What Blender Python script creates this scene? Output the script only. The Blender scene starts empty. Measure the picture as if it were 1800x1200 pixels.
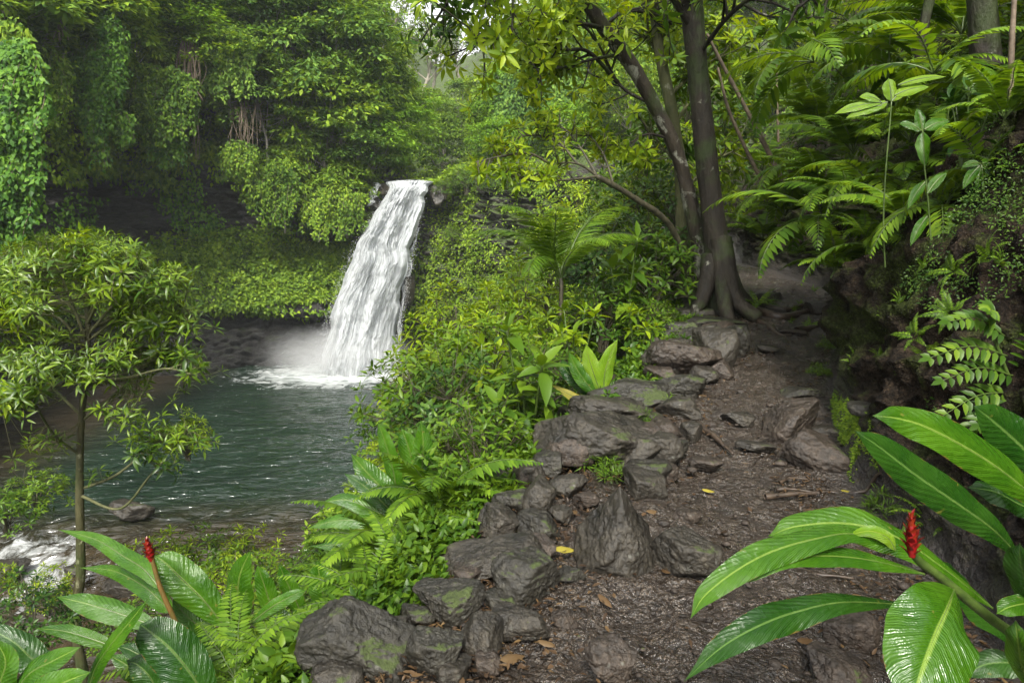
import bpy, bmesh, math, random
import numpy as np
from mathutils import Vector, Matrix
R = math.radians
scene = bpy.context.scene
C = scene.collection

# ------------------------------------------------------------------ camera, sky, sun, exposure
CAM = np.array([0.0, 0.0, 1.6]); FPX = 1200.0; PITCH = math.atan(170/1200)
cam_d = bpy.data.cameras.new('camera'); cam = bpy.data.objects.new('camera', cam_d); C.objects.link(cam)
cam.location = CAM; cam.rotation_euler = (math.pi/2-PITCH, 0, 0)
cam_d.sensor_width = 36; cam_d.lens = 24; cam_d.clip_start = .05; cam_d.clip_end = 2000
cam_d.dof.use_dof = False
scene.camera = cam
SUN_EL, SUN_AZ = R(48), R(-178)          # azimuth from +Y, negative = to the left
world = bpy.data.worlds.new('World'); scene.world = world; world.use_nodes = True
wn = world.node_tree; wn.nodes.clear()
sky = wn.nodes.new('ShaderNodeTexSky'); sky.sky_type = 'NISHITA'; sky.sun_disc = False
sky.sun_elevation = SUN_EL; sky.sun_rotation = SUN_AZ; sky.air_density = 1.0; sky.dust_density = 3.0; sky.ozone_density = 1.0
hs = wn.nodes.new('ShaderNodeHueSaturation'); hs.inputs['Saturation'].default_value = .06
bg = wn.nodes.new('ShaderNodeBackground'); bg.inputs['Strength'].default_value = .15
wo = wn.nodes.new('ShaderNodeOutputWorld')
wn.links.new(sky.outputs[0], hs.inputs['Color']); wn.links.new(hs.outputs[0], bg.inputs[0]); wn.links.new(bg.outputs[0], wo.inputs[0])
sd = bpy.data.lights.new('sun', 'SUN'); sd.energy = 2.4; sd.angle = R(12); sd.color = (1, .95, .84)
sun = bpy.data.objects.new('sun', sd); C.objects.link(sun)
sdir = Vector((math.sin(SUN_AZ)*math.cos(SUN_EL), math.cos(SUN_AZ)*math.cos(SUN_EL), math.sin(SUN_EL)))
sun.rotation_euler = sdir.to_track_quat('Z', 'Y').to_euler()
vs = scene.view_settings; vs.view_transform = 'Standard'; vs.look = 'None'; vs.gamma = 1; vs.use_curve_mapping = False
vs.exposure = 1.42
cy = scene.cycles
cy.max_bounces = 6; cy.diffuse_bounces = 3; cy.glossy_bounces = 2; cy.transmission_bounces = 3; cy.transparent_max_bounces = 6
cy.volume_bounces = 1; cy.use_denoising = True; cy.caustics_reflective = False; cy.caustics_refractive = False
cy.sample_clamp_indirect = 4.0; cy.volume_step_rate = 2.0

# ------------------------------------------------------------------ helpers
_f = np.array([0, math.cos(PITCH), -math.sin(PITCH)]); _u = np.array([0, math.sin(PITCH), math.cos(PITCH)]); _r = np.array([1., 0, 0])
def P(px, py, Y):
    d = _f + (px-900)/FPX*_r + (600-py)/FPX*_u
    return CAM + d*(Y/d[1])
def norm(v):
    v = np.asarray(v, float); n = np.linalg.norm(v, axis=-1, keepdims=True); n[n == 0] = 1
    return v/n
def _hash(i, seed):
    h = (i[:, 0].astype(np.int64)*374761393 + i[:, 1].astype(np.int64)*668265263 + i[:, 2].astype(np.int64)*2147483647 + seed*144665) & 0xffffffff
    h = ((h ^ (h >> 13))*1274126177) & 0xffffffff
    h = ((h ^ (h >> 16))*2246822519) & 0xffffffff
    return ((h ^ (h >> 15)) & 0xffffff)/float(0x7fffff)-1
def vnoise(p, seed=0):
    p = np.asarray(p, float); i = np.floor(p).astype(np.int64); f = p-i; u = f*f*(3-2*f); out = 0
    for dx in (0, 1):
        for dy in (0, 1):
            for dz in (0, 1):
                w = (u[:, 0] if dx else 1-u[:, 0])*(u[:, 1] if dy else 1-u[:, 1])*(u[:, 2] if dz else 1-u[:, 2])
                out = out + w*_hash(i+np.array([dx, dy, dz]), seed)
    return out
def fbm(p, octv=4, seed=0, gain=.5):
    a = 1; s = 0; p = np.asarray(p, float)
    for k in range(octv):
        s = s + a*vnoise(p*(2.03**k)+k*17.3, seed+k); a *= gain
    return s
def sstep(a, b, x):
    t = np.clip((x-a)/(b-a), 0, 1); return t*t*(3-2*t)

class Geo:
    def __init__(s): s.V = []; s.F = []; s.n = 0; s.UV = []
    def add(s, V, faces, m=0, uv=None):
        V = np.asarray(V, float).reshape(-1, 3)
        for f in faces:
            f = np.asarray(f, np.int64)
            if len(f): s.F.append((f+s.n, m))
        s.V.append(V); s.n += len(V)
        s.UV.append(uv if uv is not None else np.zeros((len(V), 2)))
        return s
    def build(s, name, mats, parent=None, smooth=True, origin=None, attr=None):
        V = np.concatenate(s.V) if s.V else np.zeros((0, 3))
        if origin is not None: V = V-np.asarray(origin)
        me = bpy.data.meshes.new(name); me.vertices.add(len(V)); me.vertices.foreach_set('co', V.astype(np.float32).ravel())
        loops = np.concatenate([f.ravel() for f, m in s.F]); tot = np.concatenate([np.full(len(f), f.shape[1]) for f, m in s.F])
        mi = np.concatenate([np.full(len(f), m) for f, m in s.F])
        me.loops.add(len(loops)); me.loops.foreach_set('vertex_index', loops.astype(np.int32))
        me.polygons.add(len(tot)); st = np.concatenate([[0], np.cumsum(tot)[:-1]])
        me.polygons.foreach_set('loop_start', st.astype(np.int32))
        me.polygons.foreach_set('material_index', mi.astype(np.int32))
        me.polygons.foreach_set('use_smooth', np.full(len(tot), smooth))
        uvs = np.concatenate(s.UV)
        if uvs.any():
            l = me.uv_layers.new(name='UVMap'); l.data.foreach_set('uv', uvs[loops].astype(np.float32).ravel())
        if attr is not None:
            a = me.color_attributes.new('zone', 'FLOAT_COLOR', 'POINT'); c4 = np.ones((len(V), 4), np.float32); c4[:, :3] = attr
            a.data.foreach_set('color', c4.ravel())
        me.update(calc_edges=True); me.validate()
        for m in (mats if isinstance(mats, (list, tuple)) else [mats]): me.materials.append(m)
        o = bpy.data.objects.new(name, me); C.objects.link(o)
        if origin is not None: o.location = Vector(origin)
        if parent: o.parent = parent
        return o
def tag(o, label=None, cat=None, group=None, kind=None):
    for k, v in (('label', label), ('category', cat), ('group', group), ('kind', kind)):
        if v: o[k] = v
    return o
def thing(name, label, cat, loc=(0, 0, 0), rz=0, group=None, scale=1):
    o = bpy.data.objects.new(name, None); C.objects.link(o); o.location = Vector(loc); o.rotation_euler = (0, 0, rz)
    o.scale = (scale,)*3; o.empty_display_size = .1
    return tag(o, label, cat, group)
def dup(root, loc, rz=0, scale=1, label=None, group=None, tilt=(0, 0), sz=None):
    r = root.copy(); C.objects.link(r); r.location = Vector(loc); r.rotation_euler = (tilt[0], tilt[1], rz)
    r.scale = (scale, scale, scale*(sz or 1))
    if label: r['label'] = label
    if group: r['group'] = group
    for ch in PARTS.get(root.name, []):
        c = ch.copy(); C.objects.link(c); c.parent = r
    return r
PARTS = {}
def part(root, o):
    o.parent = root; PARTS.setdefault(root.name, []).append(o); return o

def grid_faces(nr, nc, wrap=False):
    r = np.arange(nr-1)[:, None]; c = np.arange(nc if wrap else nc-1)[None, :]; c2 = (c+1) % nc
    a = r*nc+c; b = r*nc+c2; d = (r+1)*nc+c; e = (r+1)*nc+c2
    return np.stack([a, b, e, d], -1).reshape(-1, 4)
def spline(pts, n):
    pts = np.asarray(pts, float)
    if len(pts) == 2: return pts[0]+(pts[1]-pts[0])*np.linspace(0, 1, n)[:, None]
    q = np.vstack([2*pts[0]-pts[1], pts, 2*pts[-1]-pts[-2]]); m = len(pts)-1
    t = np.linspace(0, m-1e-6, n); i = t.astype(int); f = (t-i)[:, None]
    p0, p1, p2, p3 = q[i], q[i+1], q[i+2], q[i+3]
    return .5*(2*p1+(p2-p0)*f+(2*p0-5*p1+4*p2-p3)*f**2+(-p0+3*p1-3*p2+p3)*f**3)
def tube(g, pts, rad, k=6, m=0, bump=0, seed=0, cap=True):
    pts = np.asarray(pts, float); n = len(pts); rad = np.broadcast_to(np.asarray(rad, float), (n,))
    T = norm(np.gradient(pts, axis=0)); ref = np.array([.31, .83, .47]) if abs(T[0] @ np.array([.31, .83, .47])) < .9 else np.array([1., 0, 0])
    A = norm(np.cross(T, ref)); B = np.cross(T, A)
    an = np.linspace(0, 2*np.pi, k, endpoint=False)
    D = A[:, None]*np.cos(an)[None, :, None]+B[:, None]*np.sin(an)[None, :, None]
    V = pts[:, None]+D*rad[:, None, None]
    if bump:
        nz = fbm(V.reshape(-1, 3)/np.array([1, 1, 2.2])*(1.2/max(rad.max(), .01)*.35), 4, seed).reshape(n, k)
        V = V+D*(nz*bump*rad[:, None])[..., None]
    uv = np.stack(np.broadcast_arrays(np.linspace(0, 1, n)[:, None], (np.arange(k)/k)[None]), -1).reshape(-1, 2)
    L = n*k
    F = [grid_faces(n, k, True)]
    V = V.reshape(-1, 3)
    if cap:
        V = np.vstack([V, pts[-1]+T[-1]*rad[-1]*.5]); uv = np.vstack([uv, [[1, 0]]])
        i = np.arange(k); F.append(np.stack([(n-1)*k+i, (n-1)*k+(i+1) % k, np.full(k, L)], 1))
    g.add(V, F, m, uv)

# leaf templates: (t, s) verts
TPL = {
 'lance': (np.array([[0, 0], [.3, -1], [.3, 0], [.3, 1], [.65, -.78], [.65, 0], [.65, .78], [1, 0]]),
           np.array([[0, 1, 2], [0, 2, 3], [4, 7, 5], [5, 7, 6]]), np.array([[1, 4, 5, 2], [2, 5, 6, 3]])),
 'broad': (np.array([[0, 0], [.14, -.62], [.14, 0], [.14, .62], [.42, -1], [.42, 0], [.42, 1], [.74, -.66], [.74, 0], [.74, .66], [1, 0]]),
           np.array([[0, 1, 2], [0, 2, 3], [7, 10, 8], [8, 10, 9]]), np.array([[1, 4, 5, 2], [2, 5, 6, 3], [4, 7, 8, 5], [5, 8, 9, 6]])),
 'chip': (np.array([[0, 0], [.45, -1], [.5, 0], [.45, 1], [1, 0]]), np.array([[0, 1, 2], [0, 2, 3], [1, 4, 2], [2, 4, 3]]), np.zeros((0, 4), int)),
}
def leaves(g, pos, d, nrm, L, W, droop=.15, fold=.25, kind='lance', m=0):
    pos = np.asarray(pos, float); N = len(pos)
    if N == 0: return
    d = norm(np.broadcast_to(d, pos.shape)); nrm = np.broadcast_to(nrm, pos.shape)
    S = norm(np.cross(d, nrm)); Nn = np.cross(S, d)
    L = np.broadcast_to(L, (N,)); W = np.broadcast_to(W, (N,)); droop = np.broadcast_to(droop, (N,))
    ts, tri, quad = TPL[kind]; t = ts[:, 0]; s = ts[:, 1]
    V = pos[:, None]+d[:, None]*(L[:, None]*t[None])[..., None]+S[:, None]*(W[:, None]*s[None]*.5)[..., None] \
        + Nn[:, None]*((np.abs(s)[None]*W[:, None]*fold*.5)-(droop*L)[:, None]*(t**2)[None])[..., None]
    k = len(ts); off = (np.arange(N)*k)[:, None, None]
    F = [(tri[None]+off).reshape(-1, 3)]
    if len(quad): F.append((quad[None]+off).reshape(-1, 4))
    g.add(V.reshape(-1, 3), F, m)
def rvec(rng, n):
    return norm(rng.normal(size=(n, 3)))
def whorls(g, rng, tips, dirs, n=8, L=.18, W=.05, a0=35, a1=85, droop=.25, kind='lance', m=0, var=.25, stem=.02):
    tips = np.asarray(tips, float); dirs = norm(np.asarray(dirs, float)); M = len(tips)
    if M == 0: return
    ref = norm(np.cross(dirs, np.array([.2, .9, .35]))); b = np.cross(dirs, ref)
    k = np.arange(n)
    an = (k*2.399)[None]+rng.uniform(0, 6.28, (M, 1))+rng.normal(0, .15, (M, n))
    th = np.radians(a1-(a1-a0)*(k/(n-1))[None]+rng.normal(0, 7, (M, n)))
    rad = ref[:, None]*np.cos(an)[..., None]+b[:, None]*np.sin(an)[..., None]
    d = dirs[:, None]*np.cos(th)[..., None]+rad*np.sin(th)[..., None]
    nr = dirs[:, None]*np.sin(th)[..., None]-rad*np.cos(th)[..., None]+rng.normal(0, .15, (M, n, 3))
    ll = L*(1-.35*(k/(n-1)))[None]*rng.uniform(1-var, 1+var, (M, n))
    pos = tips[:, None]-dirs[:, None]*((1-k/(n-1))*L*.35)[None, :, None]+rad*stem
    leaves(g, pos.reshape(-1, 3), d.reshape(-1, 3), nr.reshape(-1, 3), ll.ravel(), (ll*W/L).ravel(), droop*rng.uniform(.4, 1.6, M*n), .3, kind, m)
def grow(rng, p, d, L, r, lev, g, tips, nch=(3, 5), up=.15, spread=50, bend=.12, k=5, ratio=.62, m=0, start=.3):
    n = 6; pts = [np.array(p, float)]; d = norm(d)
    for i in range(n):
        d = norm(d+rng.normal(0, bend, 3)+np.array([0, 0, up*.25])); pts.append(pts[-1]+d*L/n)
    pts = np.array(pts); tube(g, pts, np.linspace(r, r*.5, len(pts)), k, m)
    tips.append((pts[-1], d.copy(), lev))
    if lev <= 0: return
    c = rng.integers(nch[0], nch[1]+1)
    for j in range(c):
        f = start+(1-start)*(j+rng.uniform(0, .8))/c; i = min(int(f*n), n-1); q = pts[i]+(pts[i+1]-pts[i])*(f*n-i)
        a = j*2.4+rng.uniform(-.5, .5); ax = norm(pts[i+1]-pts[i]); e1 = norm(np.cross(ax, [.3, .5, .8])); e2 = np.cross(ax, e1)
        th = R(spread)*rng.uniform(.7, 1.2)
        nd = ax*math.cos(th)+(e1*math.cos(a)+e2*math.sin(a))*math.sin(th)
        grow(rng, q, nd, L*ratio*rng.uniform(.75, 1.15)*(1.1-.4*f), r*.5*(1.15-.4*f), lev-1, g, tips, nch, up, spread, bend, max(k-1, 4), ratio, m, start)

# ------------------------------------------------------------------ materials
def new_mat(name):
    m = bpy.data.materials.new(name); m.use_nodes = True; nt = m.node_tree; nt.nodes.clear(); return m, nt
def nd(nt, t, **kw):
    n = nt.nodes.new(t)
    for k, v in kw.items():
        if k in n.inputs: n.inputs[k].default_value = v
        else: setattr(n, k, v)
    return n
def ramp(nt, fac, stops, interp='LINEAR'):
    r = nt.nodes.new('ShaderNodeValToRGB'); r.color_ramp.interpolation = interp
    while len(r.color_ramp.elements) < len(stops): r.color_ramp.elements.new(.5)
    for e, (p, c) in zip(r.color_ramp.elements, stops):
        e.position = p; e.color = (*c, 1) if isinstance(c, tuple) else (c, c, c, 1)
    nt.links.new(fac, r.inputs[0]); return r.outputs[0]
def noise(nt, scale, detail=5, rough=.55, vec=None, dist=0):
    n = nd(nt, 'ShaderNodeTexNoise', Scale=scale, Detail=detail, Roughness=rough, Distortion=dist)
    if vec is not None: nt.links.new(vec, n.inputs['Vector'])
    return n.outputs['Fac']
def mathn(nt, op, a, b=None, clamp=False):
    n = nt.nodes.new('ShaderNodeMath'); n.operation = op; n.use_clamp = clamp
    for i, v in enumerate((a, b)):
        if v is None: continue
        if isinstance(v, (int, float)): n.inputs[i].default_value = v
        else: nt.links.new(v, n.inputs[i])
    return n.outputs[0]
def mixc(nt, fac, a, b, mode='MIX'):
    n = nt.nodes.new('ShaderNodeMix'); n.data_type = 'RGBA'; n.blend_type = mode
    for i, v in ((0, fac), (6, a), (7, b)):
        if isinstance(v, tuple): n.inputs[i].default_value = (*v, 1)
        elif isinstance(v, (int, float)): n.inputs[i].default_value = v
        else: nt.links.new(v, n.inputs[i])
    return n.outputs[2]
def bump(nt, h, strength, dist, prev=None):
    b = nd(nt, 'ShaderNodeBump', Strength=strength, Distance=dist); nt.links.new(h, b.inputs['Height'])
    if prev is not None: nt.links.new(prev, b.inputs['Normal'])
    return b.outputs[0]
def principled(nt, color, rough=.5, normal=None, spec=.5, coat=0, metallic=0):
    p = nt.nodes.new('ShaderNodeBsdfPrincipled')
    for k, v in (('Base Color', color), ('Roughness', rough), ('Specular IOR Level', spec), ('Coat Weight', coat)):
        if isinstance(v, tuple): p.inputs[k].default_value = (*v, 1)
        elif isinstance(v, (int, float)): p.inputs[k].default_value = v
        else: nt.links.new(v, p.inputs[k])
    if normal is not None: nt.links.new(normal, p.inputs['Normal'])
    return p
def out(nt, sh):
    o = nt.nodes.new('ShaderNodeOutputMaterial'); nt.links.new(sh, o.inputs['Surface']); return o
def leaf_mat(name, cols, rough=.42, tr=.35, trtint=(1.6, 1.42, .3), spec=.22, noisy=2.5):
    m, nt = new_mat(name)
    geo = nt.nodes.new('ShaderNodeNewGeometry'); oi = nt.nodes.new('ShaderNodeObjectInfo')
    tc = nt.nodes.new('ShaderNodeTexCoord')
    n = noise(nt, noisy, 2, .5, tc.outputs['Object'])
    f = mathn(nt, 'ADD', mathn(nt, 'MULTIPLY', geo.outputs['Random Per Island'], .55), mathn(nt, 'MULTIPLY', n, .75))
    f = mathn(nt, 'ADD', f, mathn(nt, 'MULTIPLY', mathn(nt, 'SUBTRACT', oi.outputs['Random'], .5), .3))
    f = mathn(nt, 'SUBTRACT', f, .15)
    k = len(cols); col = ramp(nt, f, [(.12+.76*i/(k-1), c) for i, c in enumerate(cols)])
    p = principled(nt, col, rough, None, spec)
    t = nt.nodes.new('ShaderNodeBsdfTranslucent'); tcol = mixc(nt, 1.0, col, tuple(trtint), 'MULTIPLY')
    nt.links.new(tcol, t.inputs[0])
    mx = nt.nodes.new('ShaderNodeMixShader'); mx.inputs[0].default_value = tr
    nt.links.new(p.outputs[0], mx.inputs[1]); nt.links.new(t.outputs[0], mx.inputs[2]); out(nt, mx.outputs[0])
    return m
M = {}
M['far'] = leaf_mat('leaf_far', [(.038, .088, .011), (.082, .155, .016), (.155, .25, .022), (.25, .35, .03)], .6, .35, spec=.12, noisy=.35)
M['far_blue'] = leaf_mat('leaf_far_cool', [(.030, .076, .016), (.07, .145, .026), (.13, .23, .034), (.21, .32, .042)], .6, .35, spec=.12, noisy=.35)
M['far_yel'] = leaf_mat('leaf_far_warm', [(.045, .10, .010), (.09, .19, .015), (.15, .28, .022), (.23, .38, .03)], .6, .4, spec=.12, noisy=.35)
M['vine'] = leaf_mat('leaf_vine', [(.022, .07, .010), (.055, .14, .016), (.10, .21, .02), (.16, .29, .03)], .5, .3, spec=.2, noisy=.8)
M['lime'] = leaf_mat('leaf_lime', [(.05, .10, .006), (.11, .19, .009), (.2, .29, .013), (.32, .41, .022)], .4, .45)
M['mid'] = leaf_mat('leaf_mid', [(.025, .065, .006), (.046, .102, .008), (.085, .158, .011), (.14, .22, .016)], .38, .38)
M['dark'] = leaf_mat('leaf_dark', [(.010, .034, .006), (.024, .064, .009), (.048, .10, .013), (.085, .15, .02)], .35, .3)
M['glossy'] = leaf_mat('leaf_glossy', [(.016, .045, .004), (.042, .09, .005), (.09, .155, .007), (.16, .24, .010)], .36, .35, spec=.4)
M['fern'] = leaf_mat('leaf_fern', [(.042, .098, .008), (.078, .155, .011), (.125, .225, .016), (.2, .31, .024)], .42, .42)
M['moss_leaf'] = leaf_mat('leaf_moss', [(.05, .10, .010), (.10, .18, .014), (.18, .28, .02), (.26, .36, .026)], .6, .3, noisy=.7)
M['litter'] = leaf_mat('leaf_litter', [(.02, .012, .007), (.04, .024, .013), (.075, .045, .022), (.13, .085, .035)], .4, .1, (1.2, 1, .6))
M['yellow_leaf'] = leaf_mat('leaf_yellow', [(.25, .2, .03), (.3, .26, .04), (.36, .3, .05)], .4, .3, (1.2, 1, .6))
M['brown_leaf'] = leaf_mat('leaf_brown', [(.06, .035, .017), (.09, .055, .026), (.12, .08, .038)], .4, .15, (1.2, 1, .6))
def stem_mat(name, c1, c2, rough=.6):
    m, nt = new_mat(name); tc = nt.nodes.new('ShaderNodeTexCoord')
    n = noise(nt, 18, 4, .6, tc.outputs['Object']); col = ramp(nt, n, [(.35, c1), (.65, c2)])
    p = principled(nt, col, rough, bump(nt, n, .5, .01)); out(nt, p.outputs[0]); return m
M['twig'] = stem_mat('twig_bark', (.03, .026, .016), (.09, .08, .045))
M['greenstem'] = stem_mat('green_stem', (.035, .06, .012), (.07, .11, .02), .4)
M['redstem'] = stem_mat('reddish_stem', (.07, .06, .015), (.14, .07, .02), .4)
M['root'] = stem_mat('root_bark', (.02, .014, .010), (.06, .042, .028), .45)
M['liana'] = stem_mat('dry_liana', (.07, .05, .032), (.17, .13, .085), .7)
def bark_mat(name, c1, c2, lichen, amount, moss=(.035, .06, .012), mossy=.5):
    m, nt = new_mat(name); tc = nt.nodes.new('ShaderNodeTexCoord'); mp = nd(nt, 'ShaderNodeMapping'); mp.inputs['Scale'].default_value = (1, 1, .35)
    nt.links.new(tc.outputs['Object'], mp.inputs[0]); v = mp.outputs[0]
    n1 = noise(nt, 9, 7, .65, v); n2 = noise(nt, 4.5, 4, .6, tc.outputs['Object'], .4); n3 = noise(nt, 40, 4, .7, v); n4 = noise(nt, 2.2, 3, .6, tc.outputs['Object'])
    col = ramp(nt, n1, [(.3, c1), (.7, c2)])
    lm = ramp(nt, n2, [(amount, 0.), (amount+.05, 1.)]); lm = mathn(nt, 'MULTIPLY', lm, ramp(nt, n3, [(.35, .2), (.55, 1.)]))
    col = mixc(nt, lm, col, lichen)
    mm = ramp(nt, n4, [(.5, 0.), (.62, mossy)]); col = mixc(nt, mm, col, moss)
    nb = bump(nt, n3, .6, .02, bump(nt, n1, .9, .05)); p = principled(nt, col, ramp(nt, n1, [(.3, .4), (.7, .8)]), nb, .25); out(nt, p.outputs[0]); return m
M['bark'] = bark_mat('dark_bark', (.008, .0065, .0045), (.032, .026, .018), (.2, .2, .16), .66)
M['bark_pale'] = bark_mat('mottled_bark', (.014, .011, .008), (.05, .04, .027), (.22, .22, .18), .54)
M['bark_green'] = bark_mat('young_bark', (.05, .055, .02), (.13, .13, .06), (.2, .2, .14), .62)
M['bark_mossy'] = bark_mat('mossy_bark', (.025, .024, .010), (.075, .07, .03), (.2, .2, .12), .6)
M['bark_far'] = bark_mat('pale_bark', (.16, .14, .11), (.34, .31, .26), (.4, .38, .33), .6, mossy=.1)
def rock_mat(name, c1, c2, moss_amt=.5, scale=1.0, wet=.32, mossc=(.05, .075, .010), bd=.03, strata=False):
    m, nt = new_mat(name); tc = nt.nodes.new('ShaderNodeTexCoord'); geo = nt.nodes.new('ShaderNodeNewGeometry')
    v = tc.outputs['Object']
    if strata:
        mp = nd(nt, 'ShaderNodeMapping'); mp.inputs['Scale'].default_value = (1, 1, 1.9); nt.links.new(v, mp.inputs[0]); v = mp.outputs[0]
    n1 = noise(nt, 2.2*scale, 8, .62, v); n2 = noise(nt, 9*scale, 7, .7, v); n3 = noise(nt, 38*scale, 5, .75, v)
    vo = nd(nt, 'ShaderNodeTexVoronoi', Scale=5*scale); vo.feature = 'DISTANCE_TO_EDGE'
    wv = mixc(nt, .12, v, nd(nt, 'ShaderNodeTexNoise', Scale=3*scale).outputs['Color']); nt.links.new(wv, vo.inputs['Vector'])
    cr = ramp(nt, vo.outputs['Distance'], [(0, 0.), (.05, 1.)])
    col = ramp(nt, mathn(nt, 'ADD', mathn(nt, 'MULTIPLY', n1, .6), mathn(nt, 'MULTIPLY', n2, .4)), [(.34, c1), (.5, tuple((a+b)/2 for a, b in zip(c1, c2))), (.66, c2)])
    col = mixc(nt, .8, col, ramp(nt, n3, [(.3, .35), (.5, .9), (.7, 1.9)]), 'MULTIPLY'); lic = nd(nt, 'ShaderNodeTexVoronoi', Scale=16*scale); nt.links.new(v, lic.inputs['Vector'])
    sp = mathn(nt, 'MULTIPLY', ramp(nt, mathn(nt, 'ADD', lic.outputs['Distance'], mathn(nt, 'MULTIPLY', n3, .35)), [(.26, .55), (.34, 0.)]), ramp(nt, n1, [(.5, 0.), (.6, 1.)])); col = mixc(nt, sp, col, (.15, .15, .125))
    sx = nt.nodes.new('ShaderNodeSeparateXYZ'); nt.links.new(geo.outputs['Normal'], sx.inputs[0])
    mo = mathn(nt, 'ADD', mathn(nt, 'MULTIPLY', sx.outputs['Z'], .22), n1); mo = mathn(nt, 'ADD', mo, mathn(nt, 'MULTIPLY', n2, .3))
    th = 1.02-.22*moss_amt
    mf = ramp(nt, mathn(nt, 'DIVIDE', mo, 1.3), [(th/1.3, 0.), (th/1.3+.035, .85)])
    mcol = ramp(nt, n3, [(.3, tuple(x*.45 for x in mossc)), (.7, mossc)])
    col = mixc(nt, mf, col, mcol)
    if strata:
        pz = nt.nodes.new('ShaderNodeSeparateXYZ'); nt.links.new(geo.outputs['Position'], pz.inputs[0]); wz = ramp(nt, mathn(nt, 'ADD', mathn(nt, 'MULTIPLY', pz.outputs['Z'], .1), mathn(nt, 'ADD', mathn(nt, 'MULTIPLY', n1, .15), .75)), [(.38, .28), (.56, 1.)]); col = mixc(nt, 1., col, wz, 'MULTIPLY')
    rg = ramp(nt, n2, [(.3, wet), (.7, wet+.3)]); rg = mixc(nt, mf, rg, (.85, .85, .85))
    nb = bump(nt, n1, .5, bd*2.5); nb = bump(nt, cr, .25, bd*.6, nb); nb = bump(nt, n2, .7, bd, nb); nb = bump(nt, n3, .8, bd*.4, nb)
    p = principled(nt, col, rg, nb, .5); out(nt, p.outputs[0]); return m
M['rock'] = rock_mat('wet_basalt', (.006, .0052, .0035), (.046, .039, .028), .35)
M['rock_moss'] = rock_mat('mossy_basalt', (.006, .0056, .004), (.038, .034, .024), .75)
M['rock_brown'] = rock_mat('brown_basalt', (.011, .0082, .006), (.058, .043, .031), .3)
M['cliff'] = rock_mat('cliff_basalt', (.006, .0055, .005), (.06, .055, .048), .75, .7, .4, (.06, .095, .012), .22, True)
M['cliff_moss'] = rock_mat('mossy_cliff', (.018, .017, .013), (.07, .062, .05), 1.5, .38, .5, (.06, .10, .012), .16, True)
def ground_mat():
    m, nt = new_mat('wet_earth'); tc = nt.nodes.new('ShaderNodeTexCoord'); v = tc.outputs['Object']
    at = nt.nodes.new('ShaderNodeAttribute'); at.attribute_name = 'zone'; sc = nt.nodes.new('ShaderNodeSeparateColor'); nt.links.new(at.outputs['Color'], sc.inputs[0])
    path, bank, dry = sc.outputs[0], sc.outputs[1], sc.outputs[2]
    n1 = noise(nt, 1.7, 6, .6, v); n2 = noise(nt, 12, 8, .68, v); n3 = noise(nt, 55, 6, .72, v, .6); n4 = noise(nt, 6, 5, .6, v)
    mud = ramp(nt, n2, [(.3, (.020, .0135, .009)), (.5, (.053, .038, .025)), (.72, (.11, .085, .062))])
    soil = ramp(nt, n2, [(.3, (.010, .0065, .0045)), (.5, (.025, .016, .010)), (.75, (.055, .036, .022))])
    bk = ramp(nt, mathn(nt, 'ADD', mathn(nt, 'MULTIPLY', n2, .6), mathn(nt, 'MULTIPLY', n4, .4)), [(.36, (.004, .003, .002)), (.52, (.032, .022, .0135)), (.7, (.08, .055, .034))])
    ms = ramp(nt, n3, [(.3, (.014, .024, .003)), (.7, (.05, .075, .009))])
    bm = ramp(nt, mathn(nt, 'ADD', mathn(nt, 'MULTIPLY', n1, .6), mathn(nt, 'MULTIPLY', n4, .4)), [(.49, 0.), (.55, .8)])
    bk = mixc(nt, bm, bk, ms)
    col = mixc(nt, path, soil, mud); col = mixc(nt, bank, col, bk)
    n5 = noise(nt, 110, 3, .7, v); vg = nd(nt, 'ShaderNodeTexVoronoi', Scale=34.0); nt.links.new(v, vg.inputs['Vector']); vg2 = nd(nt, 'ShaderNodeTexVoronoi', Scale=85.0); nt.links.new(v, vg2.inputs['Vector'])
    gm = mathn(nt, 'MULTIPLY', ramp(nt, n3, [(.34, .25), (.5, .95), (.66, 2.1)]), ramp(nt, vg2.outputs['Distance'], [(.1, 1.25), (.6, .45)])); col = mixc(nt, .85, col, gm, 'MULTIPLY')
    wet = ramp(nt, n4, [(.40, .10), (.66, .34)]); rr = mixc(nt, path, (.62, .62, .62), wet); rr = mixc(nt, bank, rr, (.8, .8, .8))
    nb = bump(nt, n4, .5, .03); nb = bump(nt, n2, .8, .022, nb); nb = bump(nt, n3, 1.0, .013, nb); nb = bump(nt, vg.outputs['Distance'], .7, -.010, nb) if False else bump(nt, mathn(nt, 'MULTIPLY', mathn(nt, 'ADD', vg.outputs['Distance'], mathn(nt, 'MULTIPLY', vg2.outputs['Distance'], .5)), -1), 1., .022, nb); nb = bump(nt, n5, .8, .006, nb)
    sp = nt.nodes.new('ShaderNodeMapRange'); nt.links.new(bank, sp.inputs[0]); sp.inputs[3].default_value = 1.0; sp.inputs[4].default_value = .15
    p = principled(nt, col, rr, nb); nt.links.new(sp.outputs[0], p.inputs['Specular IOR Level']); out(nt, p.outputs[0]); return m
M['ground'] = ground_mat()
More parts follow.
